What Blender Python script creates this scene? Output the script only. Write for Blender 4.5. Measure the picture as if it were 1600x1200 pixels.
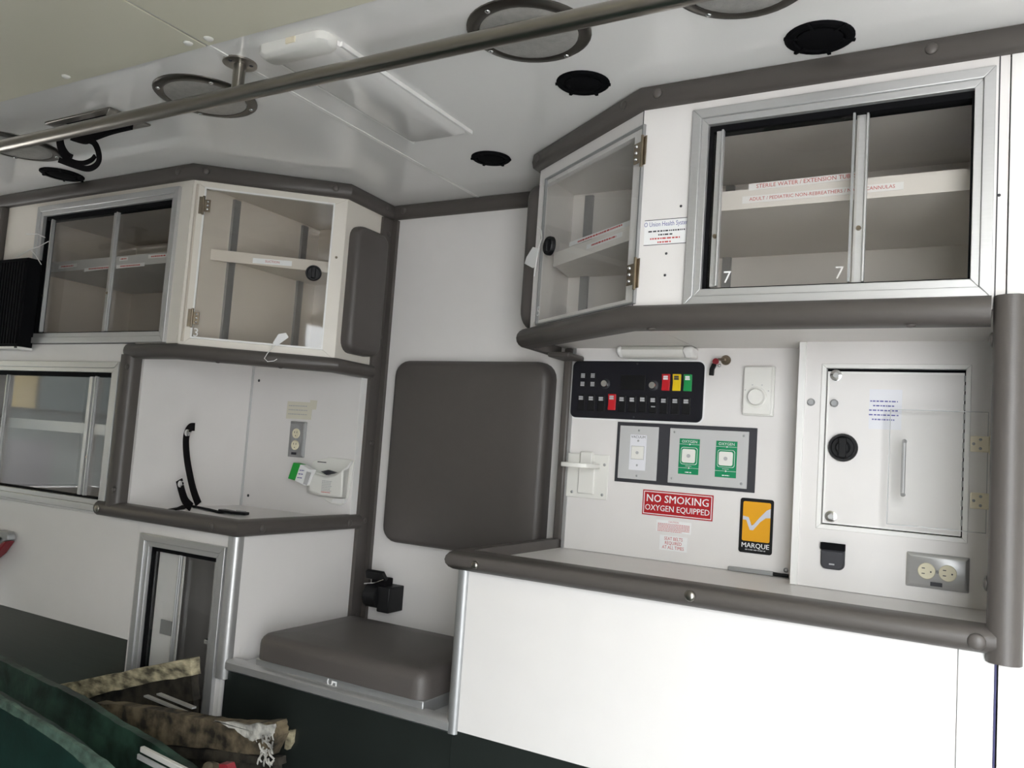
import bpy, bmesh, math, random
from mathutils import Vector, Matrix
random.seed(7)
for _o in list(bpy.data.objects): bpy.data.objects.remove(_o)
scene = bpy.context.scene
COL = scene.collection

# ------------------------------------------------------------------ camera
CZ = 1.06                       # lens height above the floor
FOC = 1289.8                    # focal length in pixels of a 1600 px wide frame
YAW, PITCH, ROLL = 0.525, 0.079558, -0.0696843
_f = Vector((-math.sin(YAW)*math.cos(PITCH), math.cos(YAW)*math.cos(PITCH), math.sin(PITCH)))
_r = Vector((math.cos(YAW), math.sin(YAW), 0)); _d = _f.cross(_r)
_c, _s = math.cos(ROLL), math.sin(ROLL)
CR, CD, CF = _c*_r+_s*_d, -_s*_r+_c*_d, _f
CAM = Vector((0, 0, CZ))
cd = bpy.data.cameras.new('camera'); co = bpy.data.objects.new('camera', cd); COL.objects.link(co)
cd.sensor_width = 36; cd.lens = FOC/1600*36; cd.clip_start = 0.02
co.matrix_world = Matrix(((CR.x, -CD.x, -CF.x, 0), (CR.y, -CD.y, -CF.y, 0), (CR.z, -CD.z, -CF.z, CZ), (0, 0, 0, 1)))
scene.camera = co

# ------------------------------------------------------------------ light
w = bpy.data.worlds.new('overcast_sky'); scene.world = w; w.use_nodes = True
bg = w.node_tree.nodes['Background']; bg.inputs[0].default_value = (0.93, 0.97, 1.0, 1); bg.inputs[1].default_value = 4.2
# overcast sky: brighter overhead than at the horizon
_t = w.node_tree; _tc = _t.nodes.new('ShaderNodeTexCoord'); _sx = _t.nodes.new('ShaderNodeSeparateXYZ'); _mr = _t.nodes.new('ShaderNodeMapRange')
_mr.inputs[1].default_value = 0; _mr.inputs[2].default_value = 1; _mr.inputs[3].default_value = 3.1; _mr.inputs[4].default_value = 9.3
_t.links.new(_tc.outputs['Generated'], _sx.inputs[0]); _t.links.new(_sx.outputs[2], _mr.inputs[0]); _t.links.new(_mr.outputs[0], bg.inputs[1])
def portal(name, loc, rot, sx, sy):
    l = bpy.data.lights.new(name, 'AREA'); l.shape = 'RECTANGLE'; l.size = sx; l.size_y = sy
    l.cycles.is_portal = True
    o = bpy.data.objects.new(name, l); COL.objects.link(o); o.location = loc; o.rotation_euler = rot
SD = (0.12, 1.15, 0.0, 1.80)       # side door opening in the curb wall: x0 x1 z0 z1
RD = (0.64, 1.27, 0.74, 1.36)       # rear door opening: y0 y1 z0 z1
YC, XR0, XF0 = -0.50, -3.75, 1.55   # curb wall, rear wall, front wall
portal('daylight_side_door', ((SD[0]+SD[1])/2, YC-.03, (SD[2]+SD[3])/2), (math.pi/2, 0, 0), SD[1]-SD[0], SD[3]-SD[2])
portal('daylight_rear_door', (XR0-.03, (RD[0]+RD[1])/2, (RD[2]+RD[3])/2), (math.pi/2, 0, -math.pi/2), RD[1]-RD[0], RD[3]-RD[2])
scene.view_settings.view_transform = 'Standard'; scene.view_settings.look = 'None'
scene.view_settings.exposure = 1.86; scene.view_settings.gamma = 1.0
scene.view_settings.use_curve_mapping = False

# ------------------------------------------------------------------ materials
def nt(name):
    m = bpy.data.materials.new(name); m.use_nodes = True
    t = m.node_tree; return m, t, t.nodes['Principled BSDF']
def mat(name, col, rough=.5, metal=0, var=0, vscale=8, bump=0, bscale=200, coat=0, stretch=None, spec=.5):
    m, t, b = nt(name); N, L = t.nodes.new, t.links.new
    b.inputs['Base Color'].default_value = (*col, 1); b.inputs['Roughness'].default_value = rough
    b.inputs['Metallic'].default_value = metal; b.inputs['Coat Weight'].default_value = coat
    b.inputs['Specular IOR Level'].default_value = spec
    if var or bump:
        tc = N('ShaderNodeTexCoord'); mp = N('ShaderNodeMapping'); L(tc.outputs['Object'], mp.inputs[0])
        if stretch: mp.inputs['Scale'].default_value = stretch
    if var:
        n = N('ShaderNodeTexNoise'); n.inputs['Scale'].default_value = vscale; n.inputs['Detail'].default_value = 5
        L(mp.outputs[0], n.inputs['Vector'])
        r = N('ShaderNodeMix'); r.data_type = 'RGBA'
        r.inputs[6].default_value = (*[c*(1-var) for c in col], 1); r.inputs[7].default_value = (*[min(1, c*(1+var)) for c in col], 1)
        fac = n.outputs[0]
        if var > .3:                      # patchy stains
            q = N('ShaderNodeMapRange'); q.inputs[1].default_value = .36; q.inputs[2].default_value = .64; L(fac, q.inputs[0]); fac = q.outputs[0]
        L(fac, r.inputs[0]); L(r.outputs[2], b.inputs['Base Color'])
    if bump:
        n = N('ShaderNodeTexNoise'); n.inputs['Scale'].default_value = bscale; n.inputs['Detail'].default_value = 3
        L(mp.outputs[0], n.inputs['Vector'])
        k = N('ShaderNodeBump'); k.inputs['Strength'].default_value = bump; k.inputs['Distance'].default_value = .002
        L(n.outputs[0], k.inputs['Height']); L(k.outputs[0], b.inputs['Normal'])
    return m
def pane_mat(name, tint, rough=.03, ior=1.49):
    m = bpy.data.materials.new(name); m.use_nodes = True; t = m.node_tree; t.nodes.clear()
    N, L = t.nodes.new, t.links.new
    o = N('ShaderNodeOutputMaterial'); mx = N('ShaderNodeMixShader'); fr = N('ShaderNodeFresnel'); fr.inputs[0].default_value = ior
    tr = N('ShaderNodeBsdfTransparent'); tr.inputs[0].default_value = (*tint, 1)
    gl = N('ShaderNodeBsdfGlossy'); gl.inputs['Roughness'].default_value = rough; gl.inputs[0].default_value = (.9, .9, .9, 1)
    ge = N('ShaderNodeNewGeometry'); mr = N('ShaderNodeMapRange'); mr.inputs[3].default_value = ior; mr.inputs[4].default_value = 1.0
    L(ge.outputs['Backfacing'], mr.inputs[0]); L(mr.outputs[0], fr.inputs[0])
    L(fr.outputs[0], mx.inputs[0]); L(tr.outputs[0], mx.inputs[1]); L(gl.outputs[0], mx.inputs[2]); L(mx.outputs[0], o.inputs[0])
    return m
M = {}
M['white'] = mat('white_laminate', (.79, .765, .75), .38, var=.025, vscale=14, bump=.03, bscale=400)
M['whitein'] = mat('cabinet_lining', (.77, .735, .70), .45, var=.03, vscale=10)
M['warmlit'] = mat('warm_lit_laminate', (.77, .725, .655), .38, var=.025, vscale=14, bump=.03, bscale=400)  # white laminate with the warm light of the upper left put into its colour
M['warmlitin'] = mat('warm_shaded_lining', (.66, .595, .52), .45, var=.04, vscale=10)  # same lining, warm dim light inside the left cabinets painted into the colour
M['tan'] = mat('tan_wall_panel', (.50, .43, .34), .5, var=.05, vscale=5)
M['ceil'] = mat('ceiling_gloss_white', (.88, .865, .85), .09, var=.02, vscale=3)
M['cream'] = mat('ceiling_cream_panel', (.74, .71, .58), .3, var=.02, vscale=4)
M['vinyl'] = mat('grey_vinyl', (.086, .076, .070), .42, var=.06, vscale=30, bump=.12, bscale=320)
M['pad'] = mat('grey_vinyl_upholstery', (.088, .078, .073), .46, var=.05, vscale=40, bump=.22, bscale=420)
M['alu'] = mat('brushed_aluminium', (.55, .55, .55), .40, .65, var=.05, vscale=40, stretch=(1, 1, 8))
M['alud'] = mat('satin_aluminium', (.40, .405, .41), .45, .7, var=.05, vscale=60)
M['steel'] = mat('brushed_stainless', (.17, .175, .16), .36, 1, var=.08, vscale=20, bump=.05, bscale=300, stretch=(.3, .3, 12))
M['bezel'] = mat('dark_steel_bezel', (.16, .15, .135), .32, 1)
M['rail'] = mat('rail_stainless', (.33, .31, .28), .28, 1, var=.04, vscale=30)
M['chrome'] = mat('chrome', (.78, .78, .78), .12, 1)
M['brass'] = mat('worn_hinge_metal', (.30, .25, .19), .3, 1, var=.28, vscale=60)
M['black'] = mat('black_plastic', (.010, .010, .011), .42, spec=.25)
M['blackm'] = mat('black_matte', (.006, .006, .007), .8, spec=.08)
M['navy'] = mat('switch_panel_black', (.008, .008, .013), .32)
M['web'] = mat('black_webbing', (.009, .008, .009), .8, spec=.08, bump=.4, bscale=700)
M['gasket'] = mat('white_edge', (.86, .85, .83), .35)
M['plast'] = mat('white_plastic', (.80, .79, .75), .35)
M['beige'] = mat('beige_plastic', (.82, .75, .58), .4)
M['ivory'] = mat('ivory_plastic', (.80, .74, .55), .4)
M['tape'] = mat('masking_tape', (.70, .67, .56), .6, var=.03)
M['paper'] = mat('paper', (.86, .86, .86), .6)
M['paperv'] = mat('paper_lilac', (.78, .78, .82), .6)
M['vent'] = mat('vent_black', (.005, .005, .006), .7, spec=.06)
M['ink'] = mat('ink', (.05, .05, .06), .7)
M['inkb'] = mat('ink_blue', (.12, .12, .35), .7)
M['inkr'] = mat('ink_red', (.55, .07, .07), .6)
M['red'] = mat('sign_red', (.44, .012, .018), .4)
M['rred'] = mat('rocker_red', (.55, .012, .02), .35)
M['ryel'] = mat('rocker_yellow', (.85, .60, .01), .35)
M['rgrn'] = mat('rocker_green', (.01, .30, .08), .35)
M['green'] = mat('label_green', (.0, .25, .10), .45)
M['lime'] = mat('packet_green', (.01, .35, .04), .4)
M['amber'] = mat('badge_amber', (.80, .38, .01), .35)
M['grey'] = mat('plate_grey', (.55, .55, .55), .35)
M['slate'] = mat('bezel_charcoal', (.035, .035, .042), .5)
M['legend'] = mat('legend_grey', (.45, .45, .46), .5)
M['kick'] = mat('dark_kick_plate', (.018, .022, .02), .32, var=.3, vscale=6)
M['floorg'] = mat('dark_green_vinyl_floor', (.010, .035, .028), .35, var=.35, vscale=9, bump=.1, bscale=90)
M['tornedge'] = mat('pale_green_torn_edge', (.085, .14, .11), .6, var=.4, vscale=35, bump=.8, bscale=80)
M['midgreen'] = mat('green_vinyl_backing', (.022, .052, .036), .45, var=.7, vscale=14, bump=.5, bscale=60)
M['rot'] = mat('rotten_plywood', (.085, .066, .040), .8, var=.85, vscale=26, bump=1, bscale=70)
M['pale'] = mat('pale_delaminated_plywood', (.34, .30, .20), .8, var=.75, vscale=20, stretch=(1, 1, 2.5), bump=1, bscale=60)
M['darkwood'] = mat('dark_plywood', (.025, .021, .015), .7, var=.8, vscale=25, bump=1, bscale=60)  # darker colour for board undersides and lower plies
M['shred'] = mat('shredded_lining', (.36, .35, .32), .8, var=.5, vscale=40, bump=1, bscale=90)
M['dred'] = mat('dark_red_plastic', (.25, .02, .03), .4)
M['lens'] = mat('ribbed_lamp_lens', (.40, .39, .37), .3, .15, var=.25, vscale=60, bump=.6, bscale=160)
M['pane'] = pane_mat('clear_acrylic', (.985, .987, .985))
M['smoke'] = pane_mat('smoked_acrylic', (.955, .95, .94))
M['ground'] = mat('gravel_yard', (.30, .285, .27), .9, var=.3, vscale=3)
M['subfloor'] = mat('bare_pale_subfloor', (.60, .55, .47), .7, var=.15, vscale=6)
M['block'] = mat('grey_teal_wall', (.05, .062, .06), .8, var=.2, vscale=2)
M['yellow'] = mat('yellow_render', (.15, .115, .045), .8)
M['teal'] = mat('teal_siding', (.016, .030, .030), .7)

# ------------------------------------------------------------------ builders
def V(*a): return Vector(a)
class Fr:                                     # a plane in the place: u right, v up, n out of it
    def __init__(s, o, u, v, n): s.o, s.u, s.v, s.n = Vector(o), Vector(u).normalized(), Vector(v).normalized(), Vector(n).normalized()
    def p(s, a, b, c=0): return s.o+s.u*a+s.v*b+s.n*c
def FY(Y): return Fr((0, Y, 0), (1, 0, 0), (0, 0, 1), (0, -1, 0))
def FX(X, sgn=1): return Fr((X, 0, 0), (0, 1, 0), (0, 0, 1), (sgn, 0, 0))
def FZ(Z, sgn=-1): return Fr((0, 0, Z), (1, 0, 0), (0, 1, 0), (0, 0, sgn))
def at(F, x, y, w=0):                         # where the sight line of a photo point meets that plane
    r = CR*((x-800)/FOC)+CD*((y-600)/FOC)+CF
    o = F.o+F.n*w; t = (o-CAM).dot(F.n)/r.dot(F.n); q = CAM+r*t-F.o
    return q.dot(F.u), q.dot(F.v)
def world(F, x, y, w=0): a = at(F, x, y, w); return F.p(a[0], a[1], w)

class MB:
    def __init__(s): s.v = []; s.f = []
    def add(s, vs, fs):
        k = len(s.v); s.v += [Vector(q) for q in vs]; s.f += [tuple(i+k for i in f) for f in fs]; return s
    def box(s, a, b):
        x0, y0, z0 = a; x1, y1, z1 = b
        return s.add([(x0,y0,z0),(x1,y0,z0),(x1,y1,z0),(x0,y1,z0),(x0,y0,z1),(x1,y0,z1),(x1,y1,z1),(x0,y1,z1)],
                     [(0,3,2,1),(4,5,6,7),(0,1,5,4),(1,2,6,5),(2,3,7,6),(3,0,4,7)])
    def fbox(s, F, u0, u1, v0, v1, w0, w1): return s.prism(F, [(u0,v0),(u1,v0),(u1,v1),(u0,v1)], w0, w1)
    def prism(s, F, poly, w0, w1):
        n = len(poly); vs = [F.p(a, b, w0) for a, b in poly]+[F.p(a, b, w1) for a, b in poly]
        return s.add(vs, [tuple(range(n)), tuple(range(n, 2*n))]+[(i, (i+1) % n, (i+1) % n+n, i+n) for i in range(n)])
    def loft(s, F, layers):                   # layers: (poly, w), same point count, closed ends
        n = len(layers[0][0]); vs = []
        for poly, w_ in layers: vs += [F.p(a, b, w_) for a, b in poly]
        fs = [tuple(range(n)), tuple(range((len(layers)-1)*n, len(layers)*n))]
        for k in range(len(layers)-1):
            fs += [(k*n+i, k*n+(i+1) % n, (k+1)*n+(i+1) % n, (k+1)*n+i) for i in range(n)]
        return s.add(vs, fs)
    def ring(s, F, o, i, w0, w1):             # mitred rectangular frame, o and i: (u0,u1,v0,v1)
        O = [(o[0],o[2]),(o[1],o[2]),(o[1],o[3]),(o[0],o[3])]; I = [(i[0],i[2]),(i[1],i[2]),(i[1],i[3]),(i[0],i[3])]
        for k in range(4):
            j = (k+1) % 4; s.prism(F, [O[k], O[j], I[j], I[k]], w0, w1)
        return s
    def cyl(s, p0, p1, r0, r1=None, n=16):
        p0, p1 = Vector(p0), Vector(p1); r1 = r0 if r1 is None else r1
        a = (p1-p0).normalized(); x = a.orthogonal().normalized(); y = a.cross(x)
        vs = []
        for p, r in ((p0, r0), (p1, r1)):
            vs += [p+(x*math.cos(2*math.pi*k/n)+y*math.sin(2*math.pi*k/n))*r for k in range(n)]
        return s.add(vs, [tuple(range(n)), tuple(range(n, 2*n))]+[(i, (i+1) % n, (i+1) % n+n, i+n) for i in range(n)])
    def lathe(s, c, ax, prof, n=24):          # prof: (radius, height along ax)
        c = Vector(c); a = Vector(ax).normalized(); x = a.orthogonal().normalized(); y = a.cross(x); vs = []
        for r, h in prof: vs += [c+a*h+(x*math.cos(2*math.pi*k/n)+y*math.sin(2*math.pi*k/n))*max(r, 1e-5) for k in range(n)]
        fs = [tuple(range(n)), tuple(range((len(prof)-1)*n, len(prof)*n))]
        for k in range(len(prof)-1): fs += [(k*n+i, k*n+(i+1) % n, (k+1)*n+(i+1) % n, (k+1)*n+i) for i in range(n)]
        return s.add(vs, fs)
    def dome(s, c, ax, r, h, n=14):
        return s.lathe(c, ax, [(r, 0)]+[(r*math.cos(t), h*math.sin(t)) for t in (.3, .65, 1.0, 1.3, 1.52)], n)
    def tube(s, path, r, n=10, flat=None):    # round or flat (width, thickness) sweep along points
        P = [Vector(q) for q in path]; vs = []; up = None
        for k, p in enumerate(P):
            a = (P[min(k+1, len(P)-1)]-P[max(k-1, 0)]).normalized()
            if up is None: x = flat[2].normalized() if flat and len(flat) > 2 else a.orthogonal().normalized()
            else: x = up
            if flat and len(flat) > 3: x = a.cross(flat[3]).normalized()
            x = (x-a*x.dot(a)).normalized(); up = x; y = a.cross(x)
            if flat: vs += [p+x*sx*flat[0]/2+y*sy*flat[1]/2 for sx, sy in ((-1,-1),(1,-1),(1,1),(-1,1))]
            else: vs += [p+(x*math.cos(2*math.pi*i/n)+y*math.sin(2*math.pi*i/n))*r for i in range(n)]
        if flat: n = 4
        m = len(P); fs = [tuple(range(n)), tuple(range((m-1)*n, m*n))]
        for k in range(m-1): fs += [(k*n+i, k*n+(i+1) % n, (k+1)*n+(i+1) % n, (k+1)*n+i) for i in range(n)]
        return s.add(vs, fs)
    def sweep(s, path, prof):                 # plan path [(x,y)], prof [(outward, z)]; outward is to the right of travel, mitred
        m = len(path); n = len(prof); P = [Vector((x, y)) for x, y in path]; vs = []
        for k in range(m):
            d0 = (P[k]-P[k-1]).normalized() if k else (P[1]-P[0]).normalized()
            d1 = (P[k+1]-P[k]).normalized() if k < m-1 else d0
            n0, n1 = Vector((d0.y, -d0.x)), Vector((d1.y, -d1.x))
            b = n0+n1; b = b/(b.dot(n0)) if b.length > 1e-6 else n0
            vs += [(P[k].x+b.x*o, P[k].y+b.y*o, z) for o, z in prof]
        fs = [tuple(range(n)), tuple(range((m-1)*n, m*n))]
        for k in range(m-1): fs += [(k*n+i, k*n+(i+1) % n, (k+1)*n+(i+1) % n, (k+1)*n+i) for i in range(n)]
        return s.add(vs, fs)
    def build(s, name, m, parent=None, ang=35, bevel=0, seg=2):
        off = OFF.get(parent.name, Vector()) if parent else Vector()
        bm = bmesh.new(); vv = [bm.verts.new(q-off) for q in s.v]
        for f in s.f:
            try: bm.faces.new([vv[i] for i in f])
            except ValueError: pass
        bmesh.ops.recalc_face_normals(bm, faces=bm.faces)
        me = bpy.data.meshes.new(name); bm.to_mesh(me); bm.free()
        return link(name, me, m, parent, off, ang, bevel, seg)
def smooth(pts, n=5):                         # Catmull-Rom through the points
    P = [Vector(q) for q in pts]; out = []
    for k in range(len(P)-1):
        a, b, c, d = P[max(k-1, 0)], P[k], P[k+1], P[min(k+2, len(P)-1)]
        for j in range(n):
            t = j/n; out.append(.5*((2*b)+(c-a)*t+(2*a-5*b+4*c-d)*t*t+(3*b-a-3*c+d)*t**3))
    return out+[P[-1]]
OFF = {}
def link(name, me, m, parent, off, ang=35, bevel=0, seg=2):
    o = bpy.data.objects.new(name, me); COL.objects.link(o)
    me.materials.clear(); me.materials.append(M[m] if isinstance(m, str) else m)
    if len(me.polygons):
        me.polygons.foreach_set('use_smooth', [True]*len(me.polygons)); me.set_sharp_from_angle(angle=math.radians(ang))
    if parent: o.parent = parent
    if bevel:
        b = o.modifiers.new('edge', 'BEVEL'); b.width = bevel; b.segments = seg; b.limit_method = 'ANGLE'; b.angle_limit = math.radians(40)
    OFF[o.name] = Vector(off); return o
def thing(name, label, cat, loc, group=None):
    o = bpy.data.objects.new(name, None); COL.objects.link(o); o.location = loc; o.empty_display_size = .05
    o['label'] = label; o['category'] = cat
    if group: o['group'] = group
    OFF[o.name] = Vector(loc); return o
def tag(o, label, cat, group=None):
    o['label'] = label; o['category'] = cat
    if group: o['group'] = group
    return o
def struct(o): o['kind'] = 'structure'; return o
def mesh(fn): b = MB(); fn(b); return b
def rr(u0, u1, v0, v1, r, n=5, corners=(1, 1, 1, 1)):   # rounded rectangle outline
    out = []
    for k, (cx, cy, a0) in enumerate(((u0+r, v0+r, math.pi), (u1-r, v0+r, 1.5*math.pi), (u1-r, v1-r, 0), (u0+r, v1-r, .5*math.pi))):
        if not corners[k]:
            q = ((u0, v0), (u1, v0), (u1, v1), (u0, v1))[k]; out += [q]*1; continue
        out += [(cx+r*math.cos(a0+t*math.pi/2/n), cy+r*math.sin(a0+t*math.pi/2/n)) for t in range(n+1)]
    return out
def pad(F, u0, u1, v0, v1, r, th, soft=.018):           # upholstered cushion on a plane
    L = [(rr(u0, u1, v0, v1, r), 0), (rr(u0, u1, v0, v1, r), th-soft)]
    for t in (.35, .7, 1.05, 1.35):
        i = soft*(1-math.cos(t)); L.append((rr(u0+i, u1-i, v0+i, v1-i, max(r-i, .004)), th-soft+soft*math.sin(t)))
    i = soft+.05; 
    if min(u1-u0, v1-v0) > .16: L.append((rr(u0+i, u1-i, v0+i, v1-i, max(r-i*.5, .01)), th+.004))
    return MB().loft(F, L)
def text(F, u, v, size, s, m, parent, w=.0012, bold=0, align='CENTER', rot=0, sx=1, name='lettering'):
    c = bpy.data.curves.new('t', 'FONT'); c.body = s; c.size = size; c.align_x = align; c.align_y = 'CENTER'; c.resolution_u = 2
    t = bpy.data.objects.new('t', c); COL.objects.link(t)
    dg = bpy.context.evaluated_depsgraph_get(); dg.update()
    me = bpy.data.meshes.new_from_object(t.evaluated_get(dg)); bpy.data.objects.remove(t)
    off = OFF.get(parent.name, Vector()) if parent else Vector()
    if bold:                                  # heavier strokes: the same letters laid over with small shifts
        vs, fs = [], []
        for k, dx in enumerate((-bold, 0, bold)):
            n0 = len(vs); vs += [(q.co.x+dx*size, q.co.y, k*.00012) for q in me.vertices]; fs += [tuple(i+n0 for i in p.vertices) for p in me.polygons]
        me = bpy.data.meshes.new(name); me.from_pydata(vs, [], fs)
    ca, sa = math.cos(rot), math.sin(rot)
    for q in me.vertices:
        x, y, z = q.co.x*sx, q.co.y, q.co.z
        q.co = F.p(u+x*ca-y*sa, v+x*sa+y*ca, w+z)-off
    me.name = name
    return link(name, me, m, parent, off)
def scribble(F, u0, u1, v, h, m, parent, w=.0012, n=None, name='lettering'):   # print too small to read
    b = MB(); u = u0
    while u < u1-h*.4:
        l = min(random.uniform(.8, 3.4)*h, u1-u); b.fbox(F, u, u+l*.85, v-h/2, v+h/2, w-.0004, w); u += l+h*.35
    return b.build(name, m, parent)
RIV = {}
def rivet(parent, p, n, r=.011, h=.006, m='vinyl', name='rivet'):
    off = OFF[parent.name]; key = (m, r, h, tuple(round(a, 3) for a in n))
    if key not in RIV:
        b = MB().dome((0, 0, 0), n, r, h, 12)
        bm = bmesh.new(); vv = [bm.verts.new(q) for q in b.v]
        for f in b.f: bm.faces.new([vv[i] for i in f])
        bmesh.ops.recalc_face_normals(bm, faces=bm.faces); me = bpy.data.meshes.new(name); bm.to_mesh(me); bm.free(); RIV[key] = me
    me = RIV[key]; o = bpy.data.objects.new(name, me); COL.objects.link(o)
    if not me.materials:
        me.materials.append(M[m]); me.polygons.foreach_set('use_smooth', [True]*len(me.polygons))
    o.parent = parent; o.location = Vector(p)-off; OFF[o.name] = Vector(p); return o
def bump_prof(z0, z1, out=.028, back=-.012):            # half round padded edge
    h = z1-z0; zm = (z0+z1)/2
    P = [(back, z0)]
    for k in range(9):
        t = -math.pi/2+math.pi*k/8
        P.append((out*.25+out*.75*math.cos(t) if 0 < k < 8 else 0, zm+h/2*math.sin(t)))
    P.append((back, z1)); return P

# ------------------------------------------------------------------ the place (metres)
YF, YB, Y2, Y3 = 1.60, 2.144, 1.952, 2.056      # cabinet fronts, outer wall, door box front, switch wall
ZC, ZCT, ZU, ZK = 1.846, .804, 1.353, .431      # ceiling, counter, underside of the upper units, kick line
XL, XR, XE = -1.75, -1.02, .022                 # seat recess from XL to XR, end of the right hand units
LC0, LC1 = V(-2.075, YF, 0), V(-1.736, 1.904, 0)
RC0, RC1 = V(-1.038, 1.864, 0), V(-.648, YF, 0)
F1 = FY(YF); FL = Fr(LC0, LC1-LC0, (0,0,1), (LC1-LC0).cross(V(0,0,1))); FR = Fr(RC0, RC1-RC0, (0,0,1), (RC1-RC0).cross(V(0,0,1)))
LL, LR = (LC1-LC0).length, (RC1-RC0).length
FB, F2, F3, FC = FY(YB), FY(Y2), FY(Y3), FZ(ZC)

def wall_hole(name, F, u0, u1, v0, v1, h, m='white', th=.05):
    b = MB(); 
    for a in ((u0, h[0], v0, v1), (h[1], u1, v0, v1), (h[0], h[1], h[3], v1), (h[0], h[1], v0, h[2])):
        if a[1]-a[0] > .001 and a[3]-a[2] > .001: b.fbox(F, *a, -th, 0)
    return struct(b.build(name, m))
fl_ = struct(MB().box((XR0, YC, -.04), (XF0, YB+.05, 0)).build('floor', 'floorg'))
MB().box((-.35, YC, 0), (XF0, .6, .006)).build('bounce_plate', 'alud', fl_, bevel=.002)  # unseen metal plate added to bounce daylight up to the ceiling
struct(MB().box((XR0, YB, 0), (XF0, YB+.05, ZC)).build('wall_street', 'white'))
wall_hole('wall_curb', Fr((0, YC, 0), (1,0,0), (0,0,1), (0,1,0)), XR0, XF0, -.04, ZC, SD)
wall_hole('wall_rear', FX(XR0, 1), YC, YB+.05, -.04, ZC, RD)
struct(MB().box((XF0, YC, -.04), (XF0+.05, YB+.05, ZC)).build('wall_front', 'white'))
# curb side squad bench keeps the far side of the aisle closed
ceil = struct(MB().box((XR0, YC-.05, ZC), (XF0+.05, YB+.05, ZC+.04)).build('ceiling', 'ceil'))
ce_y = 1.083
for x0, x1 in ((XR0, -1.408), (-1.402, XF0)):
    MB().box((x0, YC, ZC-.004), (x1, ce_y, ZC)).build('ceiling_panel', 'cream', ceil, bevel=.002)
MB().box((-1.411, ce_y, ZC-.0025), (-1.400, YB, ZC)).build('seam_strip', 'gasket', ceil, bevel=.001)
for q in ((103, 119), (294, 67), (326, 60)):
    p = world(FC, *q, .004); rivet(ceil, p, (0, 0, -1), .010, .005, 'plast', 'screw_cap')
struct(MB().box((-16, -16, -.80), (14, 14, -.75)).build('ground_outside', 'ground'))
hb = thing('building', 'grey building with yellow and teal upper walls reflected in the lower sliding window', 'building', (-10, -1, -.75))
MB().box((-11.5, -6.5, -.75), (-9, 4.3, 1.15)).build('lower_wall', 'block', hb)
MB().box((-11.6, -1.95, 1.15), (-8.95, 4.4, 5.5)).build('yellow_wing', 'yellow', hb)  # upper walls made tall to keep bright sky out of the rear opening
MB().box((-11.6, -6.7, 1.15), (-8.9, -1.96, 5.5)).build('teal_wing', 'teal', hb)
for y in (-3.6, -2.2, -.8, .6): MB().box((-9.03, y, -.2), (-8.95, y+.7, .8)).build('window', 'slate', hb)

# padded trim where the units meet the ceiling
def ceil_trim(name, path, riv):
    z0 = ZC-.046
    prof = [(-.01, z0), (.010, z0), (.018, z0+.006), (.021, z0+.022), (.018, ZC-.004), (.012, ZC), (-.01, ZC)]
    o = struct(MB().sweep(path, prof).build(name, 'vinyl', ang=50))
    for p, n in riv: rivet(o, p, n, .011, .005)
    return o
zr = ZC-.022
nL, nR = FL.n, FR.n
ceil_trim('trim_1', [(XR0, YF), (LC0.x, YF), (LC1.x, LC1.y), (XL, YB)],
          [(V(LC0.x-.05, YF-.021, zr), V(0,-1,0)), (FL.p(.035, zr, .021), nL), (FL.p(LL-.04, zr, .021), nL), (V(XL+.025, YB-.06, zr), V(1,0,0))])
ceil_trim('trim_2', [(XL, YB), (-1.04, YB)], [(V(XL+.06, YB-.021, zr), V(0,-1,0))])
ceil_trim('trim_3', [(-1.04, YB), (RC0.x, RC0.y), (RC1.x, YF), (XF0, YF)],
          [(FR.p(.02, zr, .021), nR), (FR.p(LR-.05, zr, .021), nR), (V(RC1.x+.035, YF-.021, zr), V(0,-1,0)), (V(-.1, YF-.021, zr), V(0,-1,0))])
# corner trim of the seat recess
ct = struct(MB().sweep([(XL, YB-.062), (XL, YB), (XL+.032, YB)], [(-.0, ZK), (.010, ZK), (.014, ZK+.01), (.014, ZC-.05), (0, ZC-.05)]).build('trim_4', 'vinyl', ang=50))
for z in (.50, .80, 1.05, 1.40, 1.745): rivet(ct, (XL+.014, YB-.032, z), V(1,0,0), .009, .004)
ct = struct(MB().fbox(FB, -1.125, -1.04, 1.50, ZC-.046, 0, .016).build('trim_5', 'vinyl', bevel=.004))

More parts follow.
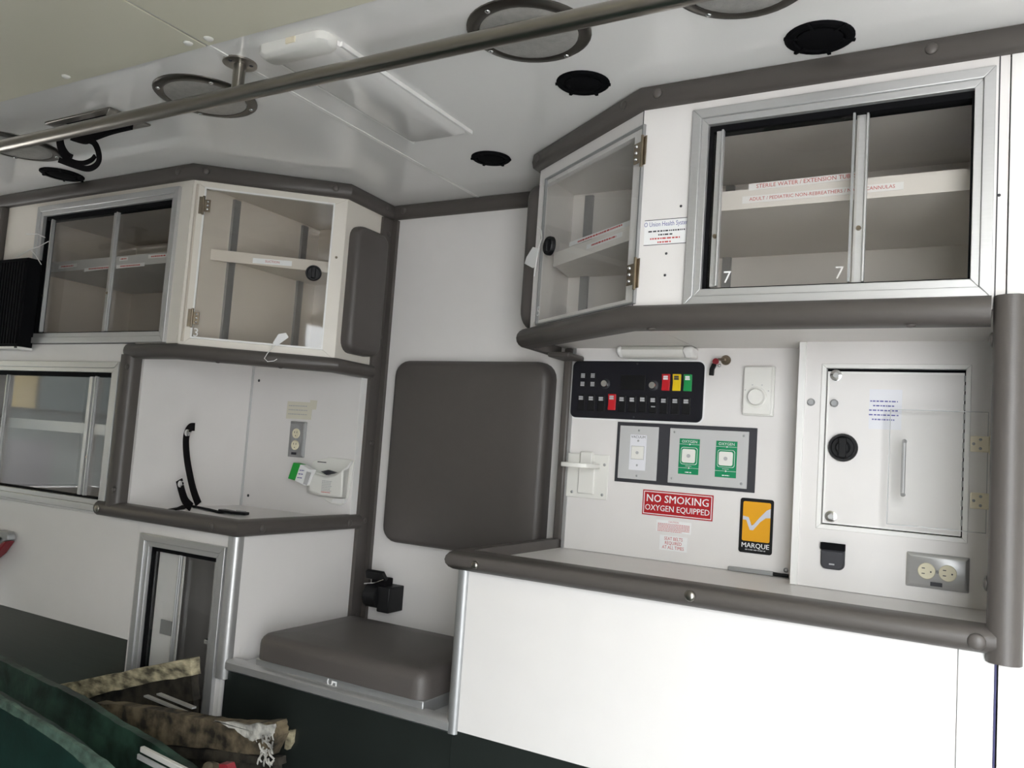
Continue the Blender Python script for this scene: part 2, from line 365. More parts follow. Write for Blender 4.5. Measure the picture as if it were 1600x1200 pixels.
# ------------------------------------------------------------------ cabinets
def carcass(b, plan, z0, z1, t=.012, skip=()):          # boards standing on the plan outline (edge i to i+1), floor and top
    FZp = Fr((0,0,0), (1,0,0), (0,1,0), (0,0,1))
    b.prism(FZp, plan, z0, z0+t); b.prism(FZp, plan, z1-t, z1)
    c = sum((Vector(q) for q in plan), Vector((0,0)))/len(plan)
    for i in range(len(plan)):
        if i in skip: continue
        a, e = Vector(plan[i]), Vector(plan[(i+1) % len(plan)]); d = (e-a).normalized(); n = Vector((-d.y, d.x))
        if n.dot(c-a) < 0: n = -n
        b.prism(FZp, [tuple(a), tuple(e), tuple(e+n*t), tuple(a+n*t)], z0+t, z1-t)
    return b
def stile(b, F, x, y0, y1, w0, w1, wd): b.fbox(F, x-wd/2, x+wd/2, y0, y1, w0, w1)
def slider(T, F, panel, outer, inner, panes, depth, glass, face='white', fw=(.012, .007)):
    MB().ring(F, panel, outer, -.015, 0).build('face_panel', face, T)
    mid = tuple(outer[k]+(inner[k]-outer[k])*.58 for k in range(4))
    fr = MB().ring(F, outer, mid, -.012, fw[0]).build('frame', 'alu', T, bevel=.0015)
    MB().ring(F, mid, inner, -.02, fw[1]).build('track_frame', 'alu', fr, bevel=.001)
    g = .013
    MB().ring(F, inner, (inner[0]+g*.6, inner[1]-.004, inner[2]+.004, inner[3]-g), -.035, -.005).build('track_channel', 'blackm', fr)
    for k, (u0, u1, su, wdt, w_) in enumerate(panes):
        p = MB().fbox(F, u0, u1, inner[2]+.004, inner[3]-.010, w_-.003, w_).build('sliding_pane', glass, T)
        h = MB().fbox(F, su-wdt/2, su+wdt/2, inner[2]+.006, inner[3]-.012, w_, w_+.006)
        h.fbox(F, su+wdt/2-.004, su+wdt/2, inner[2]+.006, inner[3]-.012, w_+.006, w_+.013)
        h.build('pull_stile', 'alu', p, bevel=.0008)
        vm = inner[2]+(inner[3]-inner[2])*.32
        MB().cyl(F.p(su-.001, vm, w_+.006), F.p(su-.001, vm, w_+.011), .005, .004, 10).build('latch_pin', 'brass', p)
def shelf(T, plan, z, th, lipF, u0, u1, zl0, zl1, w_, m='whitein'):
    FZp = Fr((0,0,0), (1,0,0), (0,1,0), (0,0,1))
    b = MB().prism(FZp, plan, z, z+th); b.fbox(lipF, u0, u1, zl0, zl1, w_-.008, w_+.001)
    return b.build('shelf', m, T)
def strip(T, F, x0, y0, x1, y1, w_, s=None, hgt=.013, m='inkr', col='paper', tw=.0012, sz=None):
    w_ += .0016; a, b_ = at(F, x0, y0, w_), at(F, x1, y1, w_); du, dv = b_[0]-a[0], b_[1]-a[1]
    q = MB().prism(F, [(a[0], a[1]-hgt/2), (b_[0], b_[1]-hgt/2), (b_[0], b_[1]+hgt/2), (a[0], a[1]+hgt/2)], w_, w_+.0008).build('label_strip', col, T)
    rot = math.atan2(dv, du); mu, mv = (a[0]+b_[0])/2, (a[1]+b_[1])/2
    if s: text(F, mu, mv, sz or hgt*.8, s, m, q, w_+.0013, rot=rot)
    else: scribble(F, a[0]+du*.15, a[0]+du*.85, mv, hgt*.35, m, q, w_+.0013)
    return q
def latch(T, F, u, v, w_, r, name='latch_knob'):
    k = MB().lathe(F.p(u, v, w_), F.n, [(r, 0), (r, .008), (r*.92, .012), (r*.80, .012), (r*.74, .007), (r*.2, .007), (0, .007)], 28).build(name, 'black', T)
    MB().fbox(F, u-r*.26, u+r*.26, v-r*.70, v+r*.70, w_+.006, w_+.017).build('finger_grip', 'black', k, bevel=.002)
    return k
def hinge(T, F, u, v, h, sgn, w_, m='brass', wf=.012, wd=.02):
    b = MB().fbox(F, u-sgn*wf-.001, u-.001 if sgn > 0 else u+wf, v-h/2, v+h/2, w_, w_+.002) if sgn > 0 else MB().fbox(F, u+.001, u+wf, v-h/2, v+h/2, w_, w_+.002)
    b.cyl(F.p(u, v-h*.55, w_+.004), F.p(u, v+h*.55, w_+.004), .0035, n=10)
    b.fbox(F, min(u, u+sgn*wd), max(u, u+sgn*wd), v-h*.36, v+h*.36, w_+.001, w_+.004)
    o = b.build('hinge', m, T, bevel=.0006)
    for dv in (-.28, 0, .28):
        MB().dome(F.p(u+sgn*wd*.62, v+h*dv*.8, w_+.004), F.n, .0042, .005, 10).build('screw', 'chrome' if m == 'brass' else 'alud', o)
    return o

# --- upper left cabinet with two sliding panes
T = thing('wall_cabinet', 'upper cabinet with two sliding panes above the low sliding window', 'cabinet', (-2.5, YF, 1.30))
o_ = (-2.86, -2.126, 1.307, 1.783)
i0, i1 = at(F1, 70, 341), at(F1, 274.3, 307.8); i2 = at(F1, 249.5, 518)
inn = (at(F1, 56, 470)[0], (i1[0]+i2[0])/2, i2[1], (i0[1]+i1[1])/2)
MB_ = carcass(MB(), [(-3.06, YF+.015), (LC0.x, YF+.015), (LC0.x, 2.12), (-3.06, 2.12)], 1.307, 1.80, skip=(0,)); MB_.build('body', 'warmlitin', T)
mu = at(F1, 165, 420)[0]; s1 = at(F1, 71, 420)[0]
slider(T, F1, (-3.06, LC0.x-.001, 1.305, 1.80), o_, inn, [(inn[0], mu+.01, s1, .018, -.012), (mu-.014, inn[1], mu+.002, .026, -.022)], .5, 'smoke', 'warmlit')
la = at(F1, 260, 394, -.10)[1]; lb = at(F1, 260, 411, -.10)[1]
shelf(T, [(-3.05, 1.70), (-2.09, 1.70), (-2.09, 2.11), (-3.05, 2.11)], lb+.006, .012, F1, -3.05, -2.09, lb, la, -.10, 'grey')  # grey board: the shade on the lip is put into its colour
for q in ((92, 418, 120, 414), (132, 422, 180, 416), (187, 405, 200, 404), (182, 417, 226, 413), (232, 401, 265, 399)):
    strip(T, F1, *q, -.099, hgt=.012, m='inkr')
for x in (-2.72, -2.22): MB().box((x, 2.098, 1.325), (x+.022, 2.107, 1.78)).build('shelf_track', 'alud', T)
MB().box((-2.099, 1.98, 1.325), (-2.088, 2.0, 1.78)).build('shelf_track', 'alud', T)

# --- left corner cabinet with the hinged acrylic door
T = thing('corner_cabinet', 'angled corner cabinet above the open alcove with a closed clear door', 'cabinet', (-1.95, 1.75, 1.30))
MB_ = carcass(MB(), [(LC0.x, LC0.y+.005), (LC1.x, LC1.y), (XL, YB-.002), (LC0.x, YB-.002)], 1.30, 1.80, skip=(0, 1)); MB_.build('body', 'warmlitin', T)
MB().prism(Fr((0,0,0), (1,0,0), (0,1,0), (0,0,1)), [(LC1.x, LC1.y), (XL, YB), (XL-.014, YB), (LC1.x-.014, LC1.y)], 1.30, 1.80).build('side_panel', 'warmlit', T)
d0, d1, d2, d3 = [at(FL, *p) for p in ((323, 296), (524.5, 317), (502.5, 546), (296, 528))]
op = ((d0[0]+d3[0])/2, (d1[0]+d2[0])/2, (d2[1]+d3[1])/2, (d0[1]+d1[1])/2)
MB().ring(FL, (.001, LL, 1.295, 1.80), (op[0]+.002, op[1]-.002, op[2]+.002, op[3]-.002), -.015, 0).build('face_frame', 'warmlit', T, bevel=.001)
door = MB().fbox(FL, op[0], op[1], op[2], op[3], .001, .006).build('door', 'pane', T)
MB().ring(FL, (op[0]-.001, op[1]+.001, op[2]-.001, op[3]+.001), (op[0]+.004, op[1]-.004, op[2]+.004, op[3]-.004), .0006, .0075).build('edge_gasket', 'gasket', door)
u, v = at(FL, 490, 427, .007); latch(door, FL, u, v, .006, .024)
for q in ((317, 322), (297, 497)):
    u, v = at(FL, *q); hinge(T, FL, op[0], v, .052, 1, .0065)
u, v = at(FL, 306, 520, .007); text(FL, u, v, .036, '3', 'paper', door, .0070)
z1_ = at(FL, 420, 399, -.05)[1]; z0_ = at(FL, 420, 416, -.05)[1]
pl = [tuple(FL.p(.012, 0, -.05).xy), tuple(FL.p(LL-.02, 0, -.05).xy), (XL-.02, 2.12), (LC0.x+.02, 2.12)]
shelf(T, pl, (z0_+z1_)/2-.004, .012, FL, .012, LL-.01, z0_, z1_, -.05, 'warmlitin')
strip(T, FL, 395, 407, 456, 412, -.05, 'SUCTION', .016, sz=.010)
for q, y0, y1 in ((344, 302, 388), (338, 425, 520)): pass
MB().box((LC0.x+.012, 1.74, 1.32), (LC0.x+.022, 1.765, 1.78)).build('shelf_track', 'alud', T)
MB().box((LC0.x+.012, 2.04, 1.32), (LC0.x+.022, 2.065, 1.78)).build('shelf_track', 'alud', T)
MB().box((-1.86, YB-.024, 1.32), (-1.835, YB-.014, 1.78)).build('shelf_track', 'alud', T)
rivet(T, FL.p(op[1]+.018, at(FL, 525, 402)[1], 0), nL, .004, .003, 'brass', 'screw')

# padded block on the side of the corner cabinet
T = pad(Fr((XL+.003, 0, 0), (0,1,0), (0,0,1), (1,0,0)), 1.925, 2.085, 1.325, 1.728, .04, .048, .022).build('head_pad', 'pad')
tag(T, 'tall dark grey padded block right of the closed clear corner door', 'pad')

# --- low window cabinet on the left
T = thing('wall_cabinet', 'lower left cabinet with sliding window panes reflecting the outdoors', 'cabinet', (-2.7, YF, .78))
o_ = (-3.14, -2.322, .7835, 1.246)
ii = at(F1, 178.75, 582.5); ij = at(F1, 155, 781); inn = (-3.09, (ii[0]+ij[0])/2, ij[1], ii[1])
carcass(MB(), [(-3.3, YF+.015), (-2.255, YF+.015), (-2.255, 2.12), (-3.3, 2.12)], .78, 1.30, skip=(0,)).build('body', 'whitein', T)
mu = at(F1, 131, 660)[0]; sl = at(F1, 4, 600)[0]
slider(T, F1, (-3.3, -2.262, .775, 1.304), o_, inn, [(mu-.015, inn[1]-.002, mu+.03, .016, -.012), (inn[0], mu+.012, sl, .014, -.022)], .5, 'pane')
MB().fbox(F1, mu-.008, mu+.008, inn[2]+.006, inn[3]-.012, -.022, -.008).build('center_stile', 'alu', T, bevel=.0008)
za, zb_ = at(F1, 90, 658, -.09)[1], at(F1, 90, 674, -.09)[1]
shelf(T, [(-3.28, 1.69), (-2.27, 1.69), (-2.27, 2.11), (-3.28, 2.11)], zb_+.003, .012, F1, -3.28, -2.27, zb_, za, -.09)
MB().fbox(F1, -3.3, -2.27, 1.3045, 1.3065, -.004, .0006).build('seam', 'slate', T)

# --- open alcove between them
T = thing('open_alcove', 'open white alcove with grey padded edges under the corner cabinet', 'shelf', (-2.0, 1.8, .77))
FZp = Fr((0,0,0), (1,0,0), (0,1,0), (0,0,1)); XA = -2.25
MB().prism(FZp, [(XA, YF), (XL, YF), (XL, YB), (XA, YB)], .784, .804).build('alcove_floor', 'white', T)
MB().box((XA, 2.052, .804), (XL, 2.064, 1.31)).build('back_panel', 'white', T)
MB().box((XL-.006, 2.0525, .804), (XL+.001, YB-.003, 1.31)).build('edge_strip', 'gasket', T)
MB().box((XA-.004, YF+.016, .804), (XA+.010, 2.052, 1.30)).build('side_panel', 'white', T)
MB().prism(FZp, [(XA, YF), (LC0.x, YF), (LC1.x, LC1.y), (XL, YB), (XA, YB)], 1.288, 1.300).build('alcove_ceiling', 'white', T)
MB().box((XA+.010, 2.045, .804), (XA+.014, 2.052, 1.288)).build('corner_bead', 'grey', T)
for z in (.84, 1.24): rivet(T, (XA+.04, 2.052, z), V(0,-1,0), .005, .003, 'slate', 'screw')
bp = bump_prof(1.258, 1.303, .028)
b = MB().sweep([(-2.285, YF), (LC0.x, YF), (LC1.x, LC1.y), (XL+.0, YB-.06)], bp).build('top_bumper', 'vinyl', T, ang=50)
for d in (.12, .30): rivet(b, FL.p(d, 1.259, .012), V(0,0,-1), .008, .004)
b = MB().prism(FZp, [(XA-.03+x, y) for x, y in ((-.022, YF), (-.022, YF-.014), (-.014, YF-.026), (.008, YF-.028), (.024, YF-.020), (.030, YF-.008), (.030, YF+.02), (.010, YF+.02))], .80, 1.268).build('side_bumper', 'vinyl', T, ang=50)
for z in (1.23, .86): rivet(b, (XA-.008, YF-.027, z), V(0,-1,0), .009, .004)
b = MB().sweep([(-2.345, YF), (XL, YF), (XL, YB-.06)], bump_prof(.775, .820, .03)).build('bottom_bumper', 'vinyl', T, ang=50)
for p, n in (((-2.325, YF-.030, .797), V(0,-1,0)), ((-1.82, YF-.030, .797), V(0,-1,0)), ((XL+.03, YF+.06, .797), V(1,0,0)), ((XL+.03, YF+.42, .797), V(1,0,0))):
    rivet(b, p, n, .011, .006, 'rail' if p[0] < -2.3 else 'vinyl')

# --- bottom left unit
T = thing('floor_cabinet', 'lower left floor cabinet with narrow upright sliding door beside the seat', 'cabinet', (-2.3, YF, 0))
ox = (-2.139, -1.780, .185, .744)
a0, a1 = at(F1, 236, 852), at(F1, 341, 873); inn = (a0[0], a1[0], .215, (a0[1]+a1[1])/2)
carcass(MB(), [(-3.3, YF+.015), (XL-.013, YF+.015), (XL-.013, YB-.004), (-3.3, YB-.004)], .02, .775, skip=(0, 1)).build('body', 'whitein', T)
st = at(F1, 272, 950)[0]; st2 = at(F1, 327, 960)[0]
slider(T, F1, (-2.16, XL-.012, .10, .776), ox, inn, [(inn[0], st+.006, st, .012, -.010), (st-.01, inn[1], st2, .026, -.020)], .5, 'smoke')
MB().fbox(F1, inn[0]+.01, st-.008, .22, inn[3]-.014, -.030, -.026).build('inner_liner', 'paper', T)
MB().fbox(F1, st-.06, st-.012, .47, .51, -.0095, -.007).build('finger_pull', 'alud', T)
MB().box((st+.02, 1.70, .44), (inn[1]-.02, 1.9, .452)).build('shelf', 'plast', T)
MB().fbox(F1, -3.3, -2.161, ZK, .774, -.015, 0).build('face_panel', 'white', T)
MB().fbox(F1, -3.3, -2.150, .0, ZK, -.012, -.001).build('kick_plate', 'steel', T)
MB().fbox(F1, -2.149, XL, .0, .099, -.012, -.001).build('kick_plate', 'steel', T)
MB().box((XL-.012, YF+.02, .40), (XL, YB-.002, .776)).build('side_panel', 'white', T)
MB().prism(FZp, [(XL-.012, YF+.02), (XL-.012, YF), (XL-.022, YF-.004), (XL-.022, YF-.010), (XL-.004, YF-.012), (XL+.008, YF-.006), (XL+.010, YF+.004), (XL+.006, YF+.02)], .40, .775).build('corner_post', 'alu', T, ang=60)

# ------------------------------------------------------------------ seat between the units
T = thing('attendant_seat', 'fixed attendant seat with grey vinyl cushion numbered 5', 'seat', ((XL+XR)/2, 1.8, 0))
MB().box((XL+.002, YF+.004, .005), (XR-.002, YB-.004, .428)).build('base', 'kick', T)
MB().box((XL+.0105, YF+.02, .4282), (XR-.004, YB-.016, .438)).build('ledge', 'grey', T)
MB().sweep([(XL+.011, YF+.004), (XR-.004, YF+.004)], [(-.02, .424), (.006, .424), (.014, .43), (.014, .447), (.006, .453), (-.02, .453)]).build('front_rail', 'alu', T, ang=50)
CX0, CX1 = -1.655, -1.108
MB().box((CX0+.004, YF+.012, .4385), (CX1-.002, 1.975, .470)).build('lid_tray', 'alud', T, bevel=.003)
text(FY(YF+.012), at(F1, 513, 1067)[0], .457,   .046, '5', 'paper', T, .0012, rot=-math.pi/2)
FZc = Fr((0,0,.4705), (1,0,0), (0,1,0), (0,0,1))
pad(FZc, CX0, CX1, YF+.006, 1.985, .035, .066, .03).build('cushion', 'pad', T, ang=60)
T = pad(FB, -1.655, -1.092, .745, 1.322, .05, .055, .026).build('backrest_pad', 'pad', ang=60)
tag(T, 'large square grey vinyl backrest pad on the wall above the seat', 'pad')

# ------------------------------------------------------------------ right hand lower unit and counter
T = thing('floor_cabinet', 'long plain white cabinet under the padded counter', 'cabinet', (-.5, YF, 0))
MB().box((XR, YF, ZK), (-.035, YB-.004, .783)).build('body', 'white', T)
MB().box((-.034, YF-.0015, ZK), (.018, YF+.2, .783)).build('end_strip', 'gasket', T, bevel=.001)
MB().box((.0185, YF-.001, ZK-.2), (.0215, YF+.2, .783)).build('edge_line', mat('edge_blue', (.02, .02, .10), .5), T)
MB().box((XR, YF+.002, .003), (.02, YB-.005, ZK-.0005)).build('kick_plate', 'kick', T)
MB().prism(FZp, [(XR-.008, YF+.02), (XR-.010, YF-.004), (XR-.002, YF-.010), (XR+.012, YF-.008), (XR+.016, YF-.001), (XR-.001, YF-.001), (XR-.001, YF+.02)], .424, .784).build('corner_post', 'alud', T, ang=60)
struct(MB().box((.024, YF+.001, .0), (XF0, YF+.03, ZC-.046)).build('wall_side', 'white'))
T = thing('counter', 'white counter top with a grey padded front edge', 'counter', (-.5, 1.8, .784))
MB().box((XR, YF, .784), (XE, YB-.004, ZCT)).build('counter_top', 'white', T)
b = MB().sweep([(XR, Y3+.03), (XR, YF), (XE-.002, YF)], [(o, z) for o, z in bump_prof(.783, .828, .032, -.016)]).build('edge_bumper', 'vinyl', T, ang=50)
for q, m, r in (((742, 883), 'rail', .009), ((1078, 931), 'rail', .011), ((1526, 1003), 'vinyl', .014)):
    p = world(FY(YF-.032), *q); rivet(b, p, V(0,-1,0), r, .006, m)

# ------------------------------------------------------------------ switch wall and door box
T = thing('control_console', 'white control wall carrying switches, gas outlets and signs', 'console', (-.7, Y3, ZCT))
bx0 = at(F2, 1246, 700)[0]
MB().box((-1.0, Y3, ZCT+.001), (bx0, Y3+.02, ZU)).build('back_panel', 'white', T)
b = MB().box((-1.024, Y3-.012, ZCT+.02), (-1.0, YB-.003, ZU)).build('edge_bumper', 'vinyl', T, bevel=.006)
MB().box((-1.0, Y3-.004, ZCT+.002), (-.991, Y3, ZU)).build('edge_trim', 'alu', T)
rivet(T, world(F3, 892, 548), V(0,-1,0), .005, .004, 'alud', 'screw'); rivet(T, world(F3, 871, 842), V(0,-1,0), .005, .004, 'alud', 'screw'); rivet(T, world(F3, 1228, 891), V(0,-1,0), .006, .004, 'alud', 'screw')
T = thing('door_box', 'white box section with a keyed inner door behind a clear flap', 'cabinet', (-.18, Y2, ZCT))
sx = at(F2, 1258.5, 600)[0]
dA, dB, dC, dD = [at(F2, *p) for p in (px_ for px_ in ((1284.5, 568.5), (1519, 570), (1511, 849), (1275.5, 825)))]
do = ((dA[0]+dD[0])/2, (dB[0]+dC[0])/2, (dC[1]+dD[1])/2, (dA[1]+dB[1])/2)
MB().ring(F2, (bx0, XE, ZCT+.001, ZU), do, -.015, 0).fbox(F2, bx0, bx0+.012, ZCT+.001, ZU, -.104, -.015).fbox(F2, XE-.012, XE, ZCT+.001, ZU, -.104, -.015).build('body', 'white', T)
MB().fbox(F2, bx0-.004, sx, ZCT+.001, ZU-.001, -.02, .006).build('edge_strip', 'gasket', T, bevel=.0015)
fr = MB().ring(F2, do, (do[0]+.010, do[1]-.010, do[2]+.010, do[3]-.010), -.02, .004).build('door_frame', 'gasket', T, bevel=.001)
MB().ring(F2, (do[0]+.010, do[1]-.010, do[2]+.010, do[3]-.010), (do[0]+.014, do[1]-.014, do[2]+.014, do[3]-.016), -.03, -.012).build('door_gap', 'blackm', fr)
di = (do[0]+.0125, do[1]-.0125, do[2]+.0125, do[3]-.017)
dr = MB().fbox(F2, *di, -.025, -.004).build('door', 'white', T, bevel=.0015)
MB().ring(F2, di, (di[0]+.004, di[1]-.002, di[2]+.004, di[3]-.005), -.006, -.002).build('door_edge', 'gasket', dr)
u, v = at(F2, 1317.5, 699.5, -.004); k = latch(dr, F2, u, v, -.004, .031)
MB().lathe(F2.p(u, v, .002), F2.n, [(.016, 0), (.0155, .006), (.012, .009), (.0, .009)], 20).build('turn_knob', 'black', k)
for q in ((1306.5, 586.5), (1298.5, 807)):
    p = world(F2, *q, -.004); s_ = MB().lathe(p, F2.n, [(.0125, 0), (.0125, .004), (.010, .005), (0, .005)], 20).build('cam_lock', 'chrome', dr)
    MB().lathe(p+F2.n*.005, F2.n, [(.006, 0), (.0055, .0015), (.0, .0015)], 12).build('lock_core', 'grey', s_)
for q, par in (((1267.5, 628.5), T), ((1303.5, 630), dr)):
    p = world(F2, *q); s_ = MB().lathe(p, F2.n, [(.0085, -.004), (.0085, .004), (.006, .006), (0, .006)], 16).build('strike_stud', 'alud', par)
b = MB()
for k in range(16):
    y = di[3]-.012-k*(di[3]-di[2]-.03)/15.5
    b.cyl(F2.p(di[1]+.0012, y-.0062, -.002), F2.p(di[1]+.0012, y+.0062, -.002), .0022, n=8)
b.build('piano_hinge', 'alud', dr)
n0, n1 = at(F2, 1359, 608, -.003), at(F2, 1408, 672, -.003)
nt_ = MB().fbox(F2, n0[0], n1[0], n1[1], n0[1], -.0036, -.003); nt_ = nt_.build('notice', 'paperv', dr)
for k, (l, r_) in enumerate(((.03, .88), (.12, .78), (.0, .9), (.0, .92), (.1, .8))):
    W_ = n1[0]-n0[0]; scribble(F2, n0[0]+W_*l, n0[0]+W_*r_, n0[1]-(n0[1]-n1[1])*(.30+.115*k), .0028, 'inkb', nt_, -.0026)
# clear flap in front, with beige hinges
fp = [at(F2, *q, .03) for q in ((1390.5, 639), (1544, 645), (1541, 831), (1386.5, 821))]
T = thing('acrylic_flap', 'clear acrylic flap with chrome handle hanging on beige hinges', 'flap', F2.p((fp[0][0]+fp[1][0])/2, fp[2][1], .03))
p0 = MB().prism(F2, [((fp[0][0]+fp[3][0])/2, (fp[2][1]+fp[3][1])/2), ((fp[1][0]+fp[2][0])/2, (fp[2][1]+fp[3][1])/2), ((fp[1][0]+fp[2][0])/2, (fp[0][1]+fp[1][1])/2), ((fp[0][0]+fp[3][0])/2, (fp[0][1]+fp[1][1])/2)], .028, .033).build('pane', 'pane', T)
fu0, fu1, fv0, fv1 = (fp[0][0]+fp[3][0])/2, (fp[1][0]+fp[2][0])/2, (fp[2][1]+fp[3][1])/2, (fp[0][1]+fp[1][1])/2
MB().ring(F2, (fu0-.0006, fu1+.0006, fv0-.0006, fv1+.0006), (fu0+.0008, fu1-.0008, fv0+.0008, fv1-.0008), .0275, .0335).build('polished_edge', 'alud', p0)
h0, h1 = at(F2, 1409, 689, .05), at(F2, 1408, 773, .05); hu = (h0[0]+h1[0])/2+.004
MB().tube([F2.p(hu, h0[1], .033), F2.p(hu, h0[1], .05), F2.p(hu, h0[1]-.004, .056), F2.p(hu, h1[1]+.004, .056), F2.p(hu, h1[1], .05), F2.p(hu, h1[1], .033)], .0042, 10).build('pull_handle', 'alu', T)
for q in ((1532, 694), (1532, 783)):
    u, v = at(F2, *q, .036)
    hg = MB().fbox(F2, u-.018, u+.016, v-.016, v+.016, .0335, .0385).fbox(F2, u+.019, u+.024, v-.018, v+.018, 0, .03).build('hinge_plate', 'beige', T, bevel=.002)
    MB().cyl(F2.p(u+.0195, v-.019, .034), F2.p(u+.0195, v+.019, .034), .004, n=10).build('hinge_pin', 'beige', hg)
    for a, c in ((-.012, 0), (0, .009), (0, -.009)): MB().dome(F2.p(u+a, v+c, .0385), F2.n, .003, .0015, 8).build('screw', 'alud', hg)

# ------------------------------------------------------------------ right hand upper units
T = thing('wall_cabinet', 'upper right cabinet with two sliding panes numbered 7', 'cabinet', (-.3, YF, ZU))
q0, q1, q2 = at(F1, 1085.5, 173.3), at(F1, 1558, 107.8), at(F1, 1548, 466)
o_ = (q0[0], (q1[0]+q2[0])/2, 1.372, (q0[1]+q1[1])/2)
r0, r1, r2, r3 = at(F1, 1108.3, 194.3), at(F1, 1523, 142.5), at(F1, 1516, 437.8), at(F1, 1096, 452)
inn = ((r0[0]+r3[0])/2, (r1[0]+r2[0])/2, (r2[1]+r3[1])/2, (r0[1]+r1[1])/2)
carcass(MB(), [(RC1.x, YF+.015), (XE, YF+.015), (XE, 2.12), (RC1.x, 2.12)], ZU, 1.805, skip=(0,)).build('body', 'whitein', T)
su0, su1 = at(F1, 1119, 330)[0], at(F1, 1341, 300)[0]
slider(T, F1, (RC1.x, XE, ZU+.001, 1.805), o_, inn, [(inn[0]+.006, su1-.004, su0, .016, -.010), (su1-.018, inn[1], su1+.002, .022, -.021)], .5, 'smoke')
MB().fbox(F1, su1-.014, su1-.010, inn[2]+.006, inn[3]-.012, -.010, -.002).build('pane_edge', 'alud', T)
za, zb_ = at(F1, 1420, 272, -.09)[1], at(F1, 1420, 305, -.09)[1]
shelf(T, [(RC1.x+.013, YF+.09), (XE-.013, YF+.09), (XE-.013, 2.107), (RC1.x+.013, 2.107)], zb_+.004, .012, F1, RC1.x+.014, XE-.014, zb_, za, -.09)
strip(T, F1, 1170, 293, 1352, 273, -.0895, 'STERILE WATER / EXTENSION TUBES', .014, sz=.0118)
strip(T, F1, 1160, 313, 1412, 290, -.0895, 'ADULT / PEDIATRIC NON-REBREATHERS / NASAL CANNULAS', .015, sz=.0100)
for q in ((1136, 434, .034), (1310, 425, .034)):
    u, v = at(F1, q[0], q[1], -.009); text(F1, u, v, q[2], '7', 'paper', T, -.0085 if q[0] < 1200 else -.0195)
for x in (RC1.x+.04, -.03): MB().box((x, 2.098, ZU+.02), (x+.022, 2.108, 1.79)).build('shelf_track', 'alud', T)
MB().fbox(F1, XE-.0165, XE-.0145, 1.375, 1.80, 0, .001).build('seam', 'slate', T)
for q in ((1064, 322), (1041, 396), (1039, 430), (1561, 305)): rivet(T, world(F1, *q), V(0,-1,0), .0028, .0015, 'slate', 'screw')
b = MB().sweep([(-1.04, Y3-.02), (RC0.x, RC0.y), (RC1.x, YF), (XE-.02, YF)], bump_prof(1.326, 1.377, .03, -.012)).build('bottom_bumper', 'vinyl', T, ang=50)
for p in ((-.12, YF-.012, 1.327), (-.6, YF-.012, 1.327)): rivet(b, p, V(0,0,-1), .010, .005)
MB().box((-1.03, Y3-.10, 1.316), (-.965, Y3-.001, 1.330)).build('bumper_end', 'vinyl', b, bevel=.005)

T = thing('corner_cabinet', 'angled corner cabinet above the counter beside the panes numbered seven', 'cabinet', (-.85, 1.75, ZU))
carcass(MB(), [(RC0.x+.001, RC0.y+.012), (RC1.x-.002, YF+.014), (RC1.x-.002, Y3), (RC0.x+.001, Y3)], ZU, 1.80, skip=(0,)).build('body', 'whitein', T)
MB().box((-1.04, RC0.y+.01, 1.33), (-1.03, YB-.002, 1.80)).build('side_panel', 'white', T)
fo = (.022, LR-.03, 1.395, 1.752)
MB().ring(FR, (0, LR, 1.372, 1.80), fo, -.015, 0).build('face_frame', 'white', T, bevel=.001)
dq = [at(FR, *q, .006) for q in ((851, 280), (1004, 196), (996, 473), (838, 507))]
dv0, dv1, dU0, dU1 = (dq[2][1]+dq[3][1])/2, (dq[0][1]+dq[1][1])/2, (dq[0][0]+dq[3][0])/2, (dq[1][0]+dq[2][0])/2
HP = FR.p(dU1, 0, .001); FD = Fr(HP, FR.u, FR.v, FR.n)
if FD.n.dot(FR.n) < 0: FD.n = -FD.n
wdt = dU1-dU0
MB().fbox(FR, LR-.0012, LR+.0004, 1.373, 1.80, -.001, .0008).build('seam', 'slate', T)
door = MB().fbox(FD, -wdt, -.004, dv0, dv1, 0, .006).build('door', 'pane', T)
MB().ring(FD, (-wdt-.0006, -.0035, dv0-.0005, dv1+.0005), (-wdt+.003, -.008, dv0+.003, dv1-.003), -.0005, .0065).build('edge_gasket', 'alud', door)
u, v = at(FD, 858, 384, .012); latch(door, FD, u, v, .006, .024)
for q in ((1003, 237), (992, 428)):
    v = at(FD, *q, .008)[1]; hinge(T, FD, .002, v, .062, -1, .007, 'brass', .012, .030)
u, v = at(FD, 841, 487, .007); text(FD, u, v, .036, '5', 'paper', door, .0072)
z0_, z1_ = at(FR, 940, 391, -.05)[1], at(FR, 940, 368, -.05)[1]
pl = [tuple(FR.p(.014, 0, -.05).xy), tuple(FR.p(LR-.02, 0, -.05).xy), (RC1.x-.016, Y3-.014), (RC0.x+.014, Y3-.014)]
shelf(T, pl, z0_+.004, .012, FR, .014, LR-.02, z0_, z1_, -.05)
strip(T, FR, 890, 382, 990, 346, -.05, None, .011); strip(T, FR, 917, 386, 972, 366, -.05, None, .011)
for x in (-.985, -.70): MB().box((x, Y3-.022, ZU+.02), (x+.024, Y3-.0125, 1.78)).build('shelf_track', 'alud', T)
s0, s1 = at(F1, 1008, 345), at(F1, 1072.5, 380)
T = thing('wall_sticker', 'small white printed sticker between the doors numbered 5 and 7', 'sticker', F1.p(s0[0], s1[1], .0005))
p0 = MB().fbox(F1, s0[0], s1[0], s1[1], s0[1], .0005, .0012).build('sheet', 'paper', T)
MB().fbox(F1, s0[0], s1[0], s0[1]-.0012, s0[1], .0012, .0015).fbox(F1, s0[0], s1[0], s1[1], s1[1]+.0012, .0012, .0015).build('border', 'ink', T)
W_, H_ = s1[0]-s0[0], s0[1]-s1[1]; um = (s0[0]+s1[0])/2
